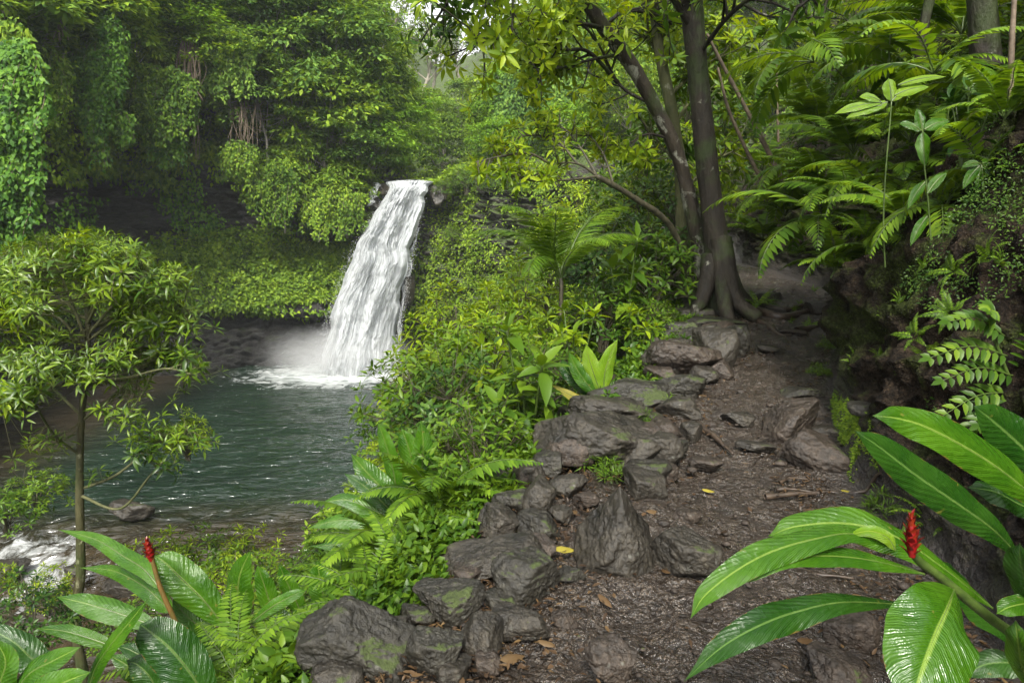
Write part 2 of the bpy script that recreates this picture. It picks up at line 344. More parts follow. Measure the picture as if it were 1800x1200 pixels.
def big_leaf_mat(name, c1, c2, rib, rough=.2, tr=.3):
    m, nt = new_mat(name); uv = nt.nodes.new('ShaderNodeUVMap'); sx = nt.nodes.new('ShaderNodeSeparateXYZ'); nt.links.new(uv.outputs[0], sx.inputs[0])
    u, v = sx.outputs[0], mathn(nt, 'ABSOLUTE', mathn(nt, 'SUBTRACT', mathn(nt, 'MULTIPLY', sx.outputs[1], 2), 1))
    tc = nt.nodes.new('ShaderNodeTexCoord'); n1 = noise(nt, 7, 4, .6, tc.outputs['Object']); n2 = noise(nt, 60, 3, .6, tc.outputs['Object'])
    q = mathn(nt, 'SUBTRACT', mathn(nt, 'MULTIPLY', u, 17), mathn(nt, 'MULTIPLY', mathn(nt, 'POWER', v, .8), 3.4)); q = mathn(nt, 'ADD', q, mathn(nt, 'MULTIPLY', n1, 2.2))
    w1 = mathn(nt, 'SINE', mathn(nt, 'MULTIPLY', q, 6.283)); w2 = mathn(nt, 'SINE', mathn(nt, 'MULTIPLY', q, 6.283*3.3))
    h = mathn(nt, 'ADD', w1, mathn(nt, 'MULTIPLY', w2, .5)); h = mathn(nt, 'MULTIPLY', h, .5)
    h = mathn(nt, 'ADD', h, mathn(nt, 'MULTIPLY', n2, .5))
    col = ramp(nt, mathn(nt, 'ADD', n1, mathn(nt, 'MULTIPLY', w2, .05)), [(.34, c1), (.66, c2)])
    rb = ramp(nt, v, [(.035, 1.), (.075, 0.)]); col = mixc(nt, mathn(nt, 'MULTIPLY', rb, .8), col, rib)
    nb = bump(nt, h, .5, .003); nb = bump(nt, noise(nt, 16, 4, .6, tc.outputs['Object'], .5), .5, .012, nb)
    ed = mathn(nt, 'ADD', mathn(nt, 'MULTIPLY', v, .8), mathn(nt, 'MULTIPLY', noise(nt, 30, 3, .6, tc.outputs['Object']), .35)); col = mixc(nt, ramp(nt, ed, [(.985, 0.), (1.02, .8)]), col, (.12, .075, .02))
    spt = ramp(nt, noise(nt, 26, 2, .5, tc.outputs['Object']), [(.71, 0.), (.74, .6)]); col = mixc(nt, spt, col, (.16, .15, .03))
    p = principled(nt, col, ramp(nt, n1, [(.3, rough), (.7, rough+.14)]), nb, .5)
    t = nt.nodes.new('ShaderNodeBsdfTranslucent'); nt.links.new(mixc(nt, 1., col, (1.6, 1.5, .5), 'MULTIPLY'), t.inputs[0]); nt.links.new(nb, t.inputs['Normal'])
    mx = nt.nodes.new('ShaderNodeMixShader'); mx.inputs[0].default_value = tr
    nt.links.new(p.outputs[0], mx.inputs[1]); nt.links.new(t.outputs[0], mx.inputs[2]); out(nt, mx.outputs[0]); return m
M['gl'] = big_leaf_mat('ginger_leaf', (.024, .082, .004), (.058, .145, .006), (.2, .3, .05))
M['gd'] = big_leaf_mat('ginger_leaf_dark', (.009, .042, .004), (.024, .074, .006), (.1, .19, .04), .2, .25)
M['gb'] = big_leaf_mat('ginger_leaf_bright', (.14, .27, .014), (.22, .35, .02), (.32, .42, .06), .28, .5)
M['gy'] = big_leaf_mat('ginger_leaf_yellowing', (.2, .2, .02), (.32, .26, .03), (.4, .36, .08), .35, .4)
def red_mat():
    m, nt = new_mat('red_bract'); geo = nt.nodes.new('ShaderNodeNewGeometry')
    col = ramp(nt, geo.outputs['Random Per Island'], [(.0, (.07, .002, .003)), (.6, (.17, .005, .005)), (1, (.24, .03, .01))])
    p = principled(nt, col, .35); out(nt, p.outputs[0]); return m
M['red'] = red_mat()
def water_mat():
    m, nt = new_mat('pool_water'); tc = nt.nodes.new('ShaderNodeTexCoord'); v = tc.outputs['Object']
    at = nt.nodes.new('ShaderNodeAttribute'); at.attribute_name = 'zone'; sc = nt.nodes.new('ShaderNodeSeparateColor'); nt.links.new(at.outputs['Color'], sc.inputs[0])
    mp = nd(nt, 'ShaderNodeMapping'); mp.inputs['Scale'].default_value = (.55, 1.5, 1); mp.inputs['Rotation'].default_value = (0, 0, R(-14)); nt.links.new(v, mp.inputs[0])
    n1 = noise(nt, 1.7, 3, .55, mp.outputs[0], .7); n2 = noise(nt, 1.3, 7, .7, v, .8); n3 = noise(nt, .35, 3, .5, v)
    bed = noise(nt, 1.6, 6, .7, v)
    shal = ramp(nt, bed, [(.35, (.012, .009, .005)), (.65, (.045, .032, .018))])
    deep = ramp(nt, n3, [(.3, (.006, .014, .009)), (.7, (.013, .026, .017))])
    col = mixc(nt, sc.outputs[1], deep, shal)
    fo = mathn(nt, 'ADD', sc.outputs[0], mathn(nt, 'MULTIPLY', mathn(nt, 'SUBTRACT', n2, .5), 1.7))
    fm = ramp(nt, fo, [(.42, 0.), (.9, 1.)]); glint_flecks = mathn(nt, 'MULTIPLY', ramp(nt, noise(nt, 5.5, 4, .7, mp.outputs[0], .6), [(.62, 0.), (.70, .6)]), ramp(nt, n3, [(.4, .25), (.6, 1.)])); fm = mathn(nt, 'MAXIMUM', fm, mathn(nt, 'MULTIPLY', glint_flecks, .8))  # foam and bubbles, plus sky glints on the ripples painted in as pale flecks
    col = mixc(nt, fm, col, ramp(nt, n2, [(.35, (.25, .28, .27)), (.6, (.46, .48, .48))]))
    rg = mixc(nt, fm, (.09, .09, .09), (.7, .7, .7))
    nb = bump(nt, n1, 1., .24); nb = bump(nt, noise(nt, 7, 3, .6, mp.outputs[0], .3), .6, .025, nb); p = principled(nt, col, rg, nb); p.inputs['IOR'].default_value = 1.5; p.inputs['Specular IOR Level'].default_value = .8
    out(nt, p.outputs[0]); return m
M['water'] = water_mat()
def fall_mat(name, lo, hi, holes=True):
    m, nt = new_mat(name); uv = nt.nodes.new('ShaderNodeUVMap'); mp = nd(nt, 'ShaderNodeMapping'); mp.inputs['Scale'].default_value = (2.4, 15, 1); nt.links.new(uv.outputs[0], mp.inputs[0])
    n1 = noise(nt, 1.0, 6, .65, mp.outputs[0], .6); mp2 = nd(nt, 'ShaderNodeMapping'); mp2.inputs['Scale'].default_value = (11, 70, 1); nt.links.new(uv.outputs[0], mp2.inputs[0]); n2 = noise(nt, 1.0, 4, .7, mp2.outputs[0])
    sx = nt.nodes.new('ShaderNodeSeparateXYZ'); nt.links.new(uv.outputs[0], sx.inputs[0])
    ed = mathn(nt, 'ABSOLUTE', mathn(nt, 'SUBTRACT', mathn(nt, 'MULTIPLY', sx.outputs[1], 2), 1))
    col = ramp(nt, n1, [(.28, (.33, .35, .365)), (.5, (.42, .44, .45)), (.75, (.54, .55, .56))])
    nb = bump(nt, n1, .35, .10); nb = bump(nt, n2, .25, .02, nb)
    p = principled(nt, col, .7, nb, .15)
    t = nt.nodes.new('ShaderNodeBsdfTranslucent'); t.inputs[0].default_value = (.8, .82, .84, 1)
    m1 = nt.nodes.new('ShaderNodeMixShader'); m1.inputs[0].default_value = .25; nt.links.new(p.outputs[0], m1.inputs[1]); nt.links.new(t.outputs[0], m1.inputs[2])
    tr = nt.nodes.new('ShaderNodeBsdfTransparent')
    a = mathn(nt, 'SUBTRACT', mathn(nt, 'ADD', mathn(nt, 'MULTIPLY', n1, 1.1), mathn(nt, 'MULTIPLY', n2, .7)), mathn(nt, 'MULTIPLY', mathn(nt, 'POWER', ed, 3), .75))
    al = ramp(nt, a, [(lo, 0.), (hi, 1.)])
    m2 = nt.nodes.new('ShaderNodeMixShader'); nt.links.new(al, m2.inputs[0]); nt.links.new(tr.outputs[0], m2.inputs[1]); nt.links.new(m1.outputs[0], m2.inputs[2])
    out(nt, m2.outputs[0]); return m
M['fall'] = fall_mat('white_water', -.9, -.35)
M['veil'] = fall_mat('thin_white_water', .62, 1.1)

# ------------------------------------------------------------------ terrain functions
PZ = -6.3
_YL = [-6, 0, 2, 2.6, 3.84, 4.6, 5.3, 7, 8.3, 10, 12, 14, 20, 35, 60]; _XL = [-2.6, -1.4, -.8, -.45, 0, .5, 1., 1.85, 2.4, 2.75, 3.2, 3.6, 5, 7, 9]
_YB = [-6, 0, 2.5, 3.6, 4.1, 5.4, 7, 8.5, 9.2, 10.5, 12, 14, 20, 35, 60]; _XB = [1.2, 1.5, 1.95, 2.1, 2.12, 2.6, 3.55, 4.35, 4.65, 4.8, 4.7, 4.7, 6.5, 10, 12]
def XL(Y): return np.interp(Y, _YL, _XL)
def XB(Y): return np.interp(Y, _YB, _XB)
def zp(Y): return np.interp(Y, [-6, 2.5, 3.5, 5, 12, 30, 60], [0, 0, .06, .24, 1.1, 2, 3])
def Fs(s): return np.interp(s, [0, .3, 1, 2, 5, 8, 11, 14, 40], [0, .1, .75, 1.65, 4.6, 7.0, 8.6, 9.6, 12])
def Bt(t): return np.interp(t, [0, .09, .22, .5, .9, 2, 4, 8, 14, 40], [0, .4, 1.0, 1.6, 2.15, 3.3, 5.2, 8.8, 13, 27])
def H(X, Y):
    X = np.asarray(X, float); Y = np.asarray(Y, float)
    return np.maximum(zp(Y)-Fs(np.maximum(XL(Y)-X, 0))+Bt(np.maximum(X-XB(Y), 0)), -8.5)
def hit(px, py, y0=.8, y1=50):
    Y = np.geomspace(y0, y1, 600); d = _f+(px-900)/FPX*_r+(600-py)/FPX*_u
    pts = CAM+d[None]*(Y/d[1])[:, None]; below = pts[:, 2] < H(pts[:, 0], pts[:, 1])
    i = int(np.argmax(below)) if below.any() else len(Y)-1
    return pts[i]
def G(px, Y, dz=0):
    """ground point at image column px and distance Y"""
    X = (px-900)/FPX*Y/(_f[1])*1.0
    X = P(px, 430, Y)[0]
    return np.array([X, Y, float(H(X, Y))+dz])

# ground sheet
def build_ground():
    Y = np.concatenate([np.linspace(-6, .9, 24)[:-1], np.geomspace(.9, 58, 520)])
    sl = np.concatenate([np.geomspace(30, .05, 130), [0.0]]); ph = np.linspace(0, 1, 150)[1:-1]; bt = np.concatenate([[0.0], np.geomspace(.012, 38, 170)])
    nY = len(Y); xl = XL(Y)[:, None]; xb = XB(Y)[:, None]
    X = np.hstack([xl-sl[None], xl+(xb-xl)*ph[None], xb+bt[None]]); nc = X.shape[1]
    Yg = np.repeat(Y[:, None], nc, 1); Z = H(X, Yg)
    Pn = np.stack([X, Yg, Z], -1)
    Tu = np.gradient(Pn, axis=1); Tv = np.gradient(Pn, axis=0); N = norm(np.cross(Tu, Tv))
    q = Pn.reshape(-1, 3); s = (xl-X).ravel(); t = (X-xb).ravel()
    inpath = sstep(-.35, .1, -s)*sstep(-.05, .3, -t)
    bankm = sstep(-.02, .12, t); slope = sstep(-.05, .4, s)
    near = sstep(30, 10, q[:, 1])
    d = .05*fbm(q*1.3, 3, 1)+near*(.022*fbm(q*5, 3, 5)+.010*fbm(q*17, 3, 9))
    lump = np.abs(fbm(q*7, 3, 21)); d = d-.02*lump*inpath
    d = d+bankm*(.10*fbm(q*1.1, 3, 11)+.12*fbm(q*3.1, 4, 12)-.12*np.abs(fbm(q*6, 4, 31, .6))+.02*fbm(q*22, 3, 33))+slope*.15*fbm(q*.9, 3, 14)
    d = d+bankm*.14*np.exp(-((q[:, 1]-5.5)/.7)**2)*np.exp(-((q[:, 2]-1.25)/.45)**2)
    V = q+N.reshape(-1, 3)*d[:, None]
    zone = np.stack([inpath*(1-bankm), bankm, np.zeros_like(s)], 1)
    g = Geo(); g.add(V, [grid_faces(nY, nc)])
    tag(g.build('ground', M['ground'], attr=zone), kind='structure')
build_ground()

# ------------------------------------------------------------------ cliff round the pool
CP = np.array([(-24, -6, 0), (-20.5, 6, 0), (-19.5, 14, 0), (-19.5, 21, 0), (-22.5, 28, 0), (-26, 34.5, 0), (-24, 40.5, 0), (-19, 43.5, 0), (-14.5, 45, 0), (-11, 46, 0), (-8.2, 46.8, 0), (-5.4, 46.3, 0), (-3.6, 43.5, 0), (-1.2, 41, 0), (3, 38.5, 0), (9, 36, 0), (18, 34, 0)])
def cliff_arrays(nu=620, nv=360):
    c = spline(CP, nu); T = norm(np.gradient(c, axis=0)); N = np.stack([-T[:, 1], T[:, 0], 0*T[:, 0]], 1)   # away from the pool
    N = np.where((N*(c-np.array([-10, 28, 0]))).sum(1)[:, None] > 0, N, -N)
    rt = sstep(.62, .68, np.linspace(0, 1, nu)); 
    zl = np.interp(np.linspace(0, 1, nv), [0, .2, .3, .48, .66, .8, 1], [-8.5, -3.4, -2.5, 1.6, 6.5, 12, 28])
    zr = np.interp(np.linspace(0, 1, nv), [0, .2, .3, .48, .66, .8, 1], [-8.5, -3.4, -2.5, 1.2, 4.6, 6.2, 8.4])
    ol = np.interp(zl, [-8.5, -6, -4, -3.0, -2.45, -1.9, 1.6, 2.4, 5.5, 6.8, 8.5, 12, 18, 28], [-1.4, -.1, .8, 1.5, -.2, .1, 2.2, 2.9, 3.0, 2.4, 3.0, 5.2, 9.5, 20])
    orr = np.interp(zr, [-8.5, -6, 1, 5.4, 6.2, 8.4], [-.6, 0, .6, 1.2, 2.2, 13])
    z = zl[None]*(1-rt[:, None])+zr[None]*rt[:, None]; o = ol[None]*(1-rt[:, None])+orr[None]*rt[:, None]
    # notch of the falls
    uu = np.linspace(0, 1, nu)
    notch = np.exp(-((c[:, 0]+7.2)/2.0)**4)*(c[:, 1] > 40)
    z = np.where(z > 5.6, z*(1-notch[:, None])+(5.6+(z-5.6)*.02)*notch[:, None], z)
    o = o+notch[:, None]*np.interp(z, [5.4, 5.7], [0, 6.0])*0
    Pn = np.stack([c[:, None, 0]+N[:, None, 0]*o, c[:, None, 1]+N[:, None, 1]*o, z], -1)
    q = Pn.reshape(-1, 3)
    Nn = norm(np.cross(np.gradient(Pn, axis=0), np.gradient(Pn, axis=1))).reshape(-1, 3)
    Nn = np.where((Nn*np.repeat(N, nv, 0)).sum(1)[:, None] < 0, Nn, -Nn)
    qs = q*np.array([1, 1, 2.2])
    d = .9*fbm(q*.22, 3, 41)+.45*fbm(qs*.55, 4, 42)-.5*np.abs(fbm(qs*1.1, 4, 43))+.25*fbm(qs*2.2, 3, 44)-.28*np.abs(fbm(qs*np.array([1.3, 1.3, 3.2]), 4, 45))
    V = q+Nn*d[:, None]
    return V.reshape(nu, nv, 3), Nn.reshape(nu, nv, 3), rt
CV, CN, CRT = cliff_arrays()
def build_cliff():
    nu, nv = CV.shape[:2]; i0 = int(nu*.64)
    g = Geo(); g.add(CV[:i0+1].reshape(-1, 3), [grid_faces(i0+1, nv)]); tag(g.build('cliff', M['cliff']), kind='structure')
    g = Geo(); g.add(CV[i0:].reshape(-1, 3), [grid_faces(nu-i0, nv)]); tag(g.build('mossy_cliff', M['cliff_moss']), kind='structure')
build_cliff()
def H2(X, Y):
    X = np.asarray(X, float); Y = np.asarray(Y, float)
    cx = -7-.06*(Y-45)
    l = np.maximum(cx-2.0-X, 0); r = np.maximum(X-cx-2.0, 0)
    return 5.4+.10*(Y-45)+np.interp(l, [0, 4, 12, 30, 80], [0, 3.5, 10, 22, 40])+np.interp(r, [0, 3, 8, 20, 80], [0, 1.2, 5, 13, 34])*sstep(40, 62, Y)+.27*np.maximum(Y-62, 0)
def build_hills():
    X = np.linspace(-75, 70, 200); Y = np.concatenate([np.linspace(46.2, 70, 70), np.linspace(71, 150, 90)])
    Xg, Yg = np.meshgrid(X, Y); q = np.stack([Xg, Yg, H2(Xg, Yg)], -1).reshape(-1, 3)
    far = sstep(46, 52, q[:, 1]); q[:, 2] += fbm(q*.12, 4, 60)*1.2*far
    g = Geo(); g.add(q, [grid_faces(len(Y), len(X))]); tag(g.build('hills', M['cliff_moss']), kind='structure')
build_hills()

# ------------------------------------------------------------------ water
def build_water():
    X = np.linspace(-32, 6, 420); Y = np.geomspace(8, 48, 560); Xg, Yg = np.meshgrid(X, Y)
    q = np.stack([Xg, Yg, 0*Xg], -1).reshape(-1, 3)
    a = R(-14); rx = q[:, 0]*math.cos(a)-q[:, 1]*math.sin(a); ry = q[:, 0]*math.sin(a)+q[:, 1]*math.cos(a)
    w = np.stack([rx*.55, ry*1.5, 0*rx], 1); df = np.hypot(q[:, 0]+9.9, (q[:, 1]-43)*1.0)
    rap = sstep(-9.5, -12.5, q[:, 0])*sstep(19.5, 17.5, q[:, 1])
    z = (.045+.05*sstep(36, 20, q[:, 1]))*fbm(w*.9, 4, 71)+.25*np.exp(-(df/2.2)**2)*(.5+fbm(q*1.4, 3, 72))
    step = -sstep(18.2, 16, q[:, 1]+.25*(q[:, 0]+12))*.9*sstep(-8, -10.5, q[:, 0])
    z = z+step+rap*.14*fbm(q*np.array([1.2, 1.6, 1]), 4, 73)
    foam = np.exp(-(np.hypot((q[:, 0]+10.7)/1.45, (q[:, 1]-41.4)/1.0)/4.2)**2)*1.1+.04
    foam = np.maximum(foam, rap*.5)
    foam = np.maximum(foam, .55*np.exp(-((q[:, 0]+4.8)/.9)**2-((q[:, 1]-31)/1.2)**2))
    shal = np.clip(sstep(21.5, 16.5, q[:, 1]-.15*(q[:, 0]+10))+sstep(-15.5, -20, q[:, 0]+.1*(q[:, 1]-30))*.9, 0, 1)*.95
    q[:, 2] = PZ+z
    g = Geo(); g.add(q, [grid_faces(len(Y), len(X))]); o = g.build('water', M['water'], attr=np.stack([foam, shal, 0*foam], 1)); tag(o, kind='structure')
build_water()
FROW = [(318, 680, 758, 47.6), (322, 680, 757, 46.4), (338, 684, 750, 45.4), (365, 668, 741, 44.9), (405, 643, 730, 44.5), (450, 621, 722, 44.1), (500, 603, 711, 43.8), (550, 588, 702, 43.5), (600, 573, 694, 43.2), (655, 560, 690, 42.9)]
def fall_sheet(name, rows, mat, bulge, amp, seed, nu=340, nv=140, fr=(1.5, .42), edge=.16):
    L = spline([P(l, y, Y) for y, l, r, Y in rows], nu); Rr = spline([P(r, y, Y) for y, l, r, Y in rows], nu)
    q1 = np.stack([np.linspace(0, 13, nu)*.9, np.full(nu, seed*1.), np.zeros(nu)], 1); wv = sstep(0, .12, np.linspace(0, 1, nu))*edge
    L[:, 0] += wv*fbm(q1, 4, seed); Rr[:, 0] += wv*fbm(q1+50, 4, seed)
    s = np.linspace(0, 1, nv); V = L[:, None]+(Rr-L)[:, None]*s[None, :, None]
    b = np.sqrt(np.maximum(0, 1-(2*s-1)**2)); tt = np.linspace(0, 1, nu)
    V[..., 1] -= bulge*b[None]*sstep(0, .12, tt)[:, None]
    q = V.reshape(-1, 3); S_, T_ = np.broadcast_arrays(s[None], tt[:, None]); c = np.stack([S_.ravel()*4.2*fr[0], T_.ravel()*0+seed*.37, T_.ravel()*13*fr[1]], 1)
    d = (fbm(c, 4, seed, .45)-.6*np.abs(fbm(c*np.array([2.6, 2, 1.6]), 4, seed+3)))*amp*np.repeat(sstep(0, .1, tt), nv)*.75+.3*amp*fbm(q*[.8, .8, .55], 4, seed+7)*np.repeat(sstep(.03, .2, tt), nv)
    q[:, 1] -= d; q[:, 0] += d*.3
    uv = np.stack(np.broadcast_arrays(tt[:, None], s[None]), -1).reshape(-1, 2)
    g = Geo(); g.add(q, [grid_faces(nu, nv)], 0, uv); return tag(g.build(name, mat), kind='structure')
fall_sheet('waterfall', FROW, M['fall'], 1.5, .5, 81, fr=(1.3, .30))
fall_sheet('waterfall_veil', [(y, l-4-(y-319)*.03, r+2+(y-319)*.02, Y-.7) for y, l, r, Y in FROW[1:]], M['veil'], 1.7, .8, 95)
fall_sheet('side_trickle', [(321, 654, 668, 46.2), (330, 650, 672, 45.8), (345, 646, 664, 45.5), (362, 642, 655, 45.3)], M['veil'], .1, .1, 97, 40, 16)
fall_sheet('side_trickle', [(400, 733, 739, 44.6), (430, 724, 731, 44.5), (450, 718, 727, 44.2), (475, 719, 726, 44.1), (500, 707, 720, 43.9), (530, 704, 714, 43.8), (570, 699, 710, 43.5), (600, 697, 703, 43.4), (640, 690, 700, 43.2)], M['veil'], .2, .5, 98, 120, 16)

def stream():
    Y = np.linspace(46.9, 60, 50); X = np.linspace(-1.75, 1.6, 30); Yg, Xg = np.meshgrid(Y, X, indexing='ij'); cx = -7.2-.1*(Yg-46.9)
    z = 5.86+.105*(Yg-46.9); q = np.stack([cx+Xg, Yg, z], -1).reshape(-1, 3); q[:, 2] += .06*fbm(q*[2, .8, 1], 3, 5)
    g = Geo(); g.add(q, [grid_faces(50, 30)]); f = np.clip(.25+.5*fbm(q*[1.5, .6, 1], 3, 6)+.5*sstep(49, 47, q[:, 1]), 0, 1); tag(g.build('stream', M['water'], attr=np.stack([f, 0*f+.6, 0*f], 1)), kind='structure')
stream()
# spray thrown off the edges and base of the falls
rng = np.random.default_rng(5)
g = Geo(); t = rng.random(3200)**.6; yy = 330+t*320; lo = np.interp(yy, [a[0] for a in FROW], [a[1] for a in FROW]); hi = np.interp(yy, [a[0] for a in FROW], [a[2] for a in FROW])
side = rng.random(3200) < .5; px = np.where(side, lo-np.abs(rng.normal(0, 5+6*t)), hi+np.abs(rng.normal(0, 3+4*t)))
Yv = np.interp(yy, [a[0] for a in FROW], [a[3] for a in FROW])-rng.uniform(0, 1.5, 3200)
pp = np.array([P(a, b, c) for a, b, c in zip(px, yy, Yv)])
bx = np.stack([rng.normal(-10.6, 2.2, 900), rng.normal(42, 1.2, 900), PZ+np.abs(rng.normal(0, .45, 900))], 1); pp = np.vstack([pp, bx])
leaves(g, pp, rvec(rng, len(pp))+[0, 0, -1.2], rvec(rng, len(pp)), rng.uniform(.015, .06, len(pp)), .022, 0, 0, 'chip')
m_, nt_ = new_mat('spray_drops'); out(nt_, principled(nt_, (.8, .82, .84), .3).outputs[0])
tag(g.build('spray', m_), 'white drops of spray flying off the edges and foot of the waterfall', 'spray', kind='stuff')

# mist at the foot
def mist():
    bm = bmesh.new(); bmesh.ops.create_icosphere(bm, subdivisions=3, radius=1); me = bpy.data.meshes.new('mist'); bm.to_mesh(me); bm.free()
    o = bpy.data.objects.new('mist', me); C.objects.link(o); o.location = (-10.8, 41.6, -5.2); o.scale = (5.2, 2.6, 2.2)
    m, nt = new_mat('mist'); tc = nt.nodes.new('ShaderNodeTexCoord')
    ln = nt.nodes.new('ShaderNodeVectorMath'); ln.operation = 'LENGTH'; nt.links.new(tc.outputs['Object'], ln.inputs[0])
    f = mathn(nt, 'SUBTRACT', 1., ln.outputs['Value'], True); f = mathn(nt, 'POWER', f, 1.3)
    n = ramp(nt, noise(nt, 1.6, 3, .6, tc.outputs['Object']), [(.3, .15), (.7, 1.)])
    dn = mathn(nt, 'MULTIPLY', mathn(nt, 'MULTIPLY', f, n), 1.0)
    v = nt.nodes.new('ShaderNodeVolumePrincipled'); v.inputs['Color'].default_value = (.95, .96, .97, 1); nt.links.new(dn, v.inputs['Density'])
    om = nt.nodes.new('ShaderNodeOutputMaterial'); nt.links.new(v.outputs[0], om.inputs['Volume']); me.materials.append(m)
    tag(o, 'pale cloud of mist drifting at the foot of the waterfall', 'mist', kind='stuff')
mist()

# ------------------------------------------------------------------ rocks
ICO = {}
def ico(n):
    if n not in ICO:
        bm = bmesh.new(); bmesh.ops.create_icosphere(bm, subdivisions=n, radius=1); bm.verts.ensure_lookup_table()
        ICO[n] = (np.array([v.co[:] for v in bm.verts]), np.array([[v.index for v in f.verts] for f in bm.faces])); bm.free()
    return ICO[n]
def rock_mesh(g, c, size, rot, seed, lev=5, facets=11, sharp=.09, rough=1.0, m=0, planes=None):
    D, F = ico(lev); r = np.random.default_rng(seed)
    pl = norm(r.normal(size=(facets, 3))*[1, 1, .8]); h = r.uniform(.52, .92, facets)
    pl = np.vstack([pl, [0, 0, 1], [0, 0, -1]]); h = np.append(h, [r.uniform(.6, .85), .8])
    if planes is not None: pl = norm(np.array([q[:3] for q in planes])); h = np.array([q[3] for q in planes])
    dots = D@pl.T; rr = np.where(dots > .05, h[None]/np.maximum(dots, .05), 9)
    rad = -sharp*np.log(np.exp(-rr/sharp).sum(1)+np.exp(-1.15/sharp)); 
    V = D*rad[:, None]
    V = V+D*(.05*fbm(V*1.6, 3, seed)+.028*fbm(V*5, 4, seed+9)-.035*np.abs(fbm(V*4, 3, seed+5))+.02*fbm(V*14, 4, seed+2, .6)-.014*np.maximum(0, fbm(V*np.array([2.5, 2.5, 6]), 3, seed+4)))[:, None]*rough
    V = V*np.array(size)/2
    a, b, cz = rot; Rm = np.array((Matrix.Rotation(cz, 3, 'Z')@Matrix.Rotation(b, 3, 'Y')@Matrix.Rotation(a, 3, 'X')))
    g.add(V@Rm.T+np.asarray(c), [F], m)
def rock(px, py, w, h, tilt=0, label='', mat='rock', seed=None, depth=None, facets=10, yaw=0, sharp=.03, pitch=0, planes=None, lev=5, group='boulders edging the path', cat='rock', Y=None, fine=.8):
    seed = seed if seed is not None else int(px*7+py)
    base = hit(px, py+h*.36); y = Y or base[1]
    W = w/FPX*y*1.16; Hh = h/FPX*y*1.22; dp = depth*W if depth else (W+Hh)*.5
    c = P(px, py, y+dp*.22); g = Geo(); rock_mesh(g, (0, 0, 0), (W, dp, Hh), (pitch, R(tilt), yaw), seed, lev, facets, sharp, 1., 0, planes)
    o = g.build('rock', M[mat]); o.location = Vector(c); tag(o, label, cat, group); return o
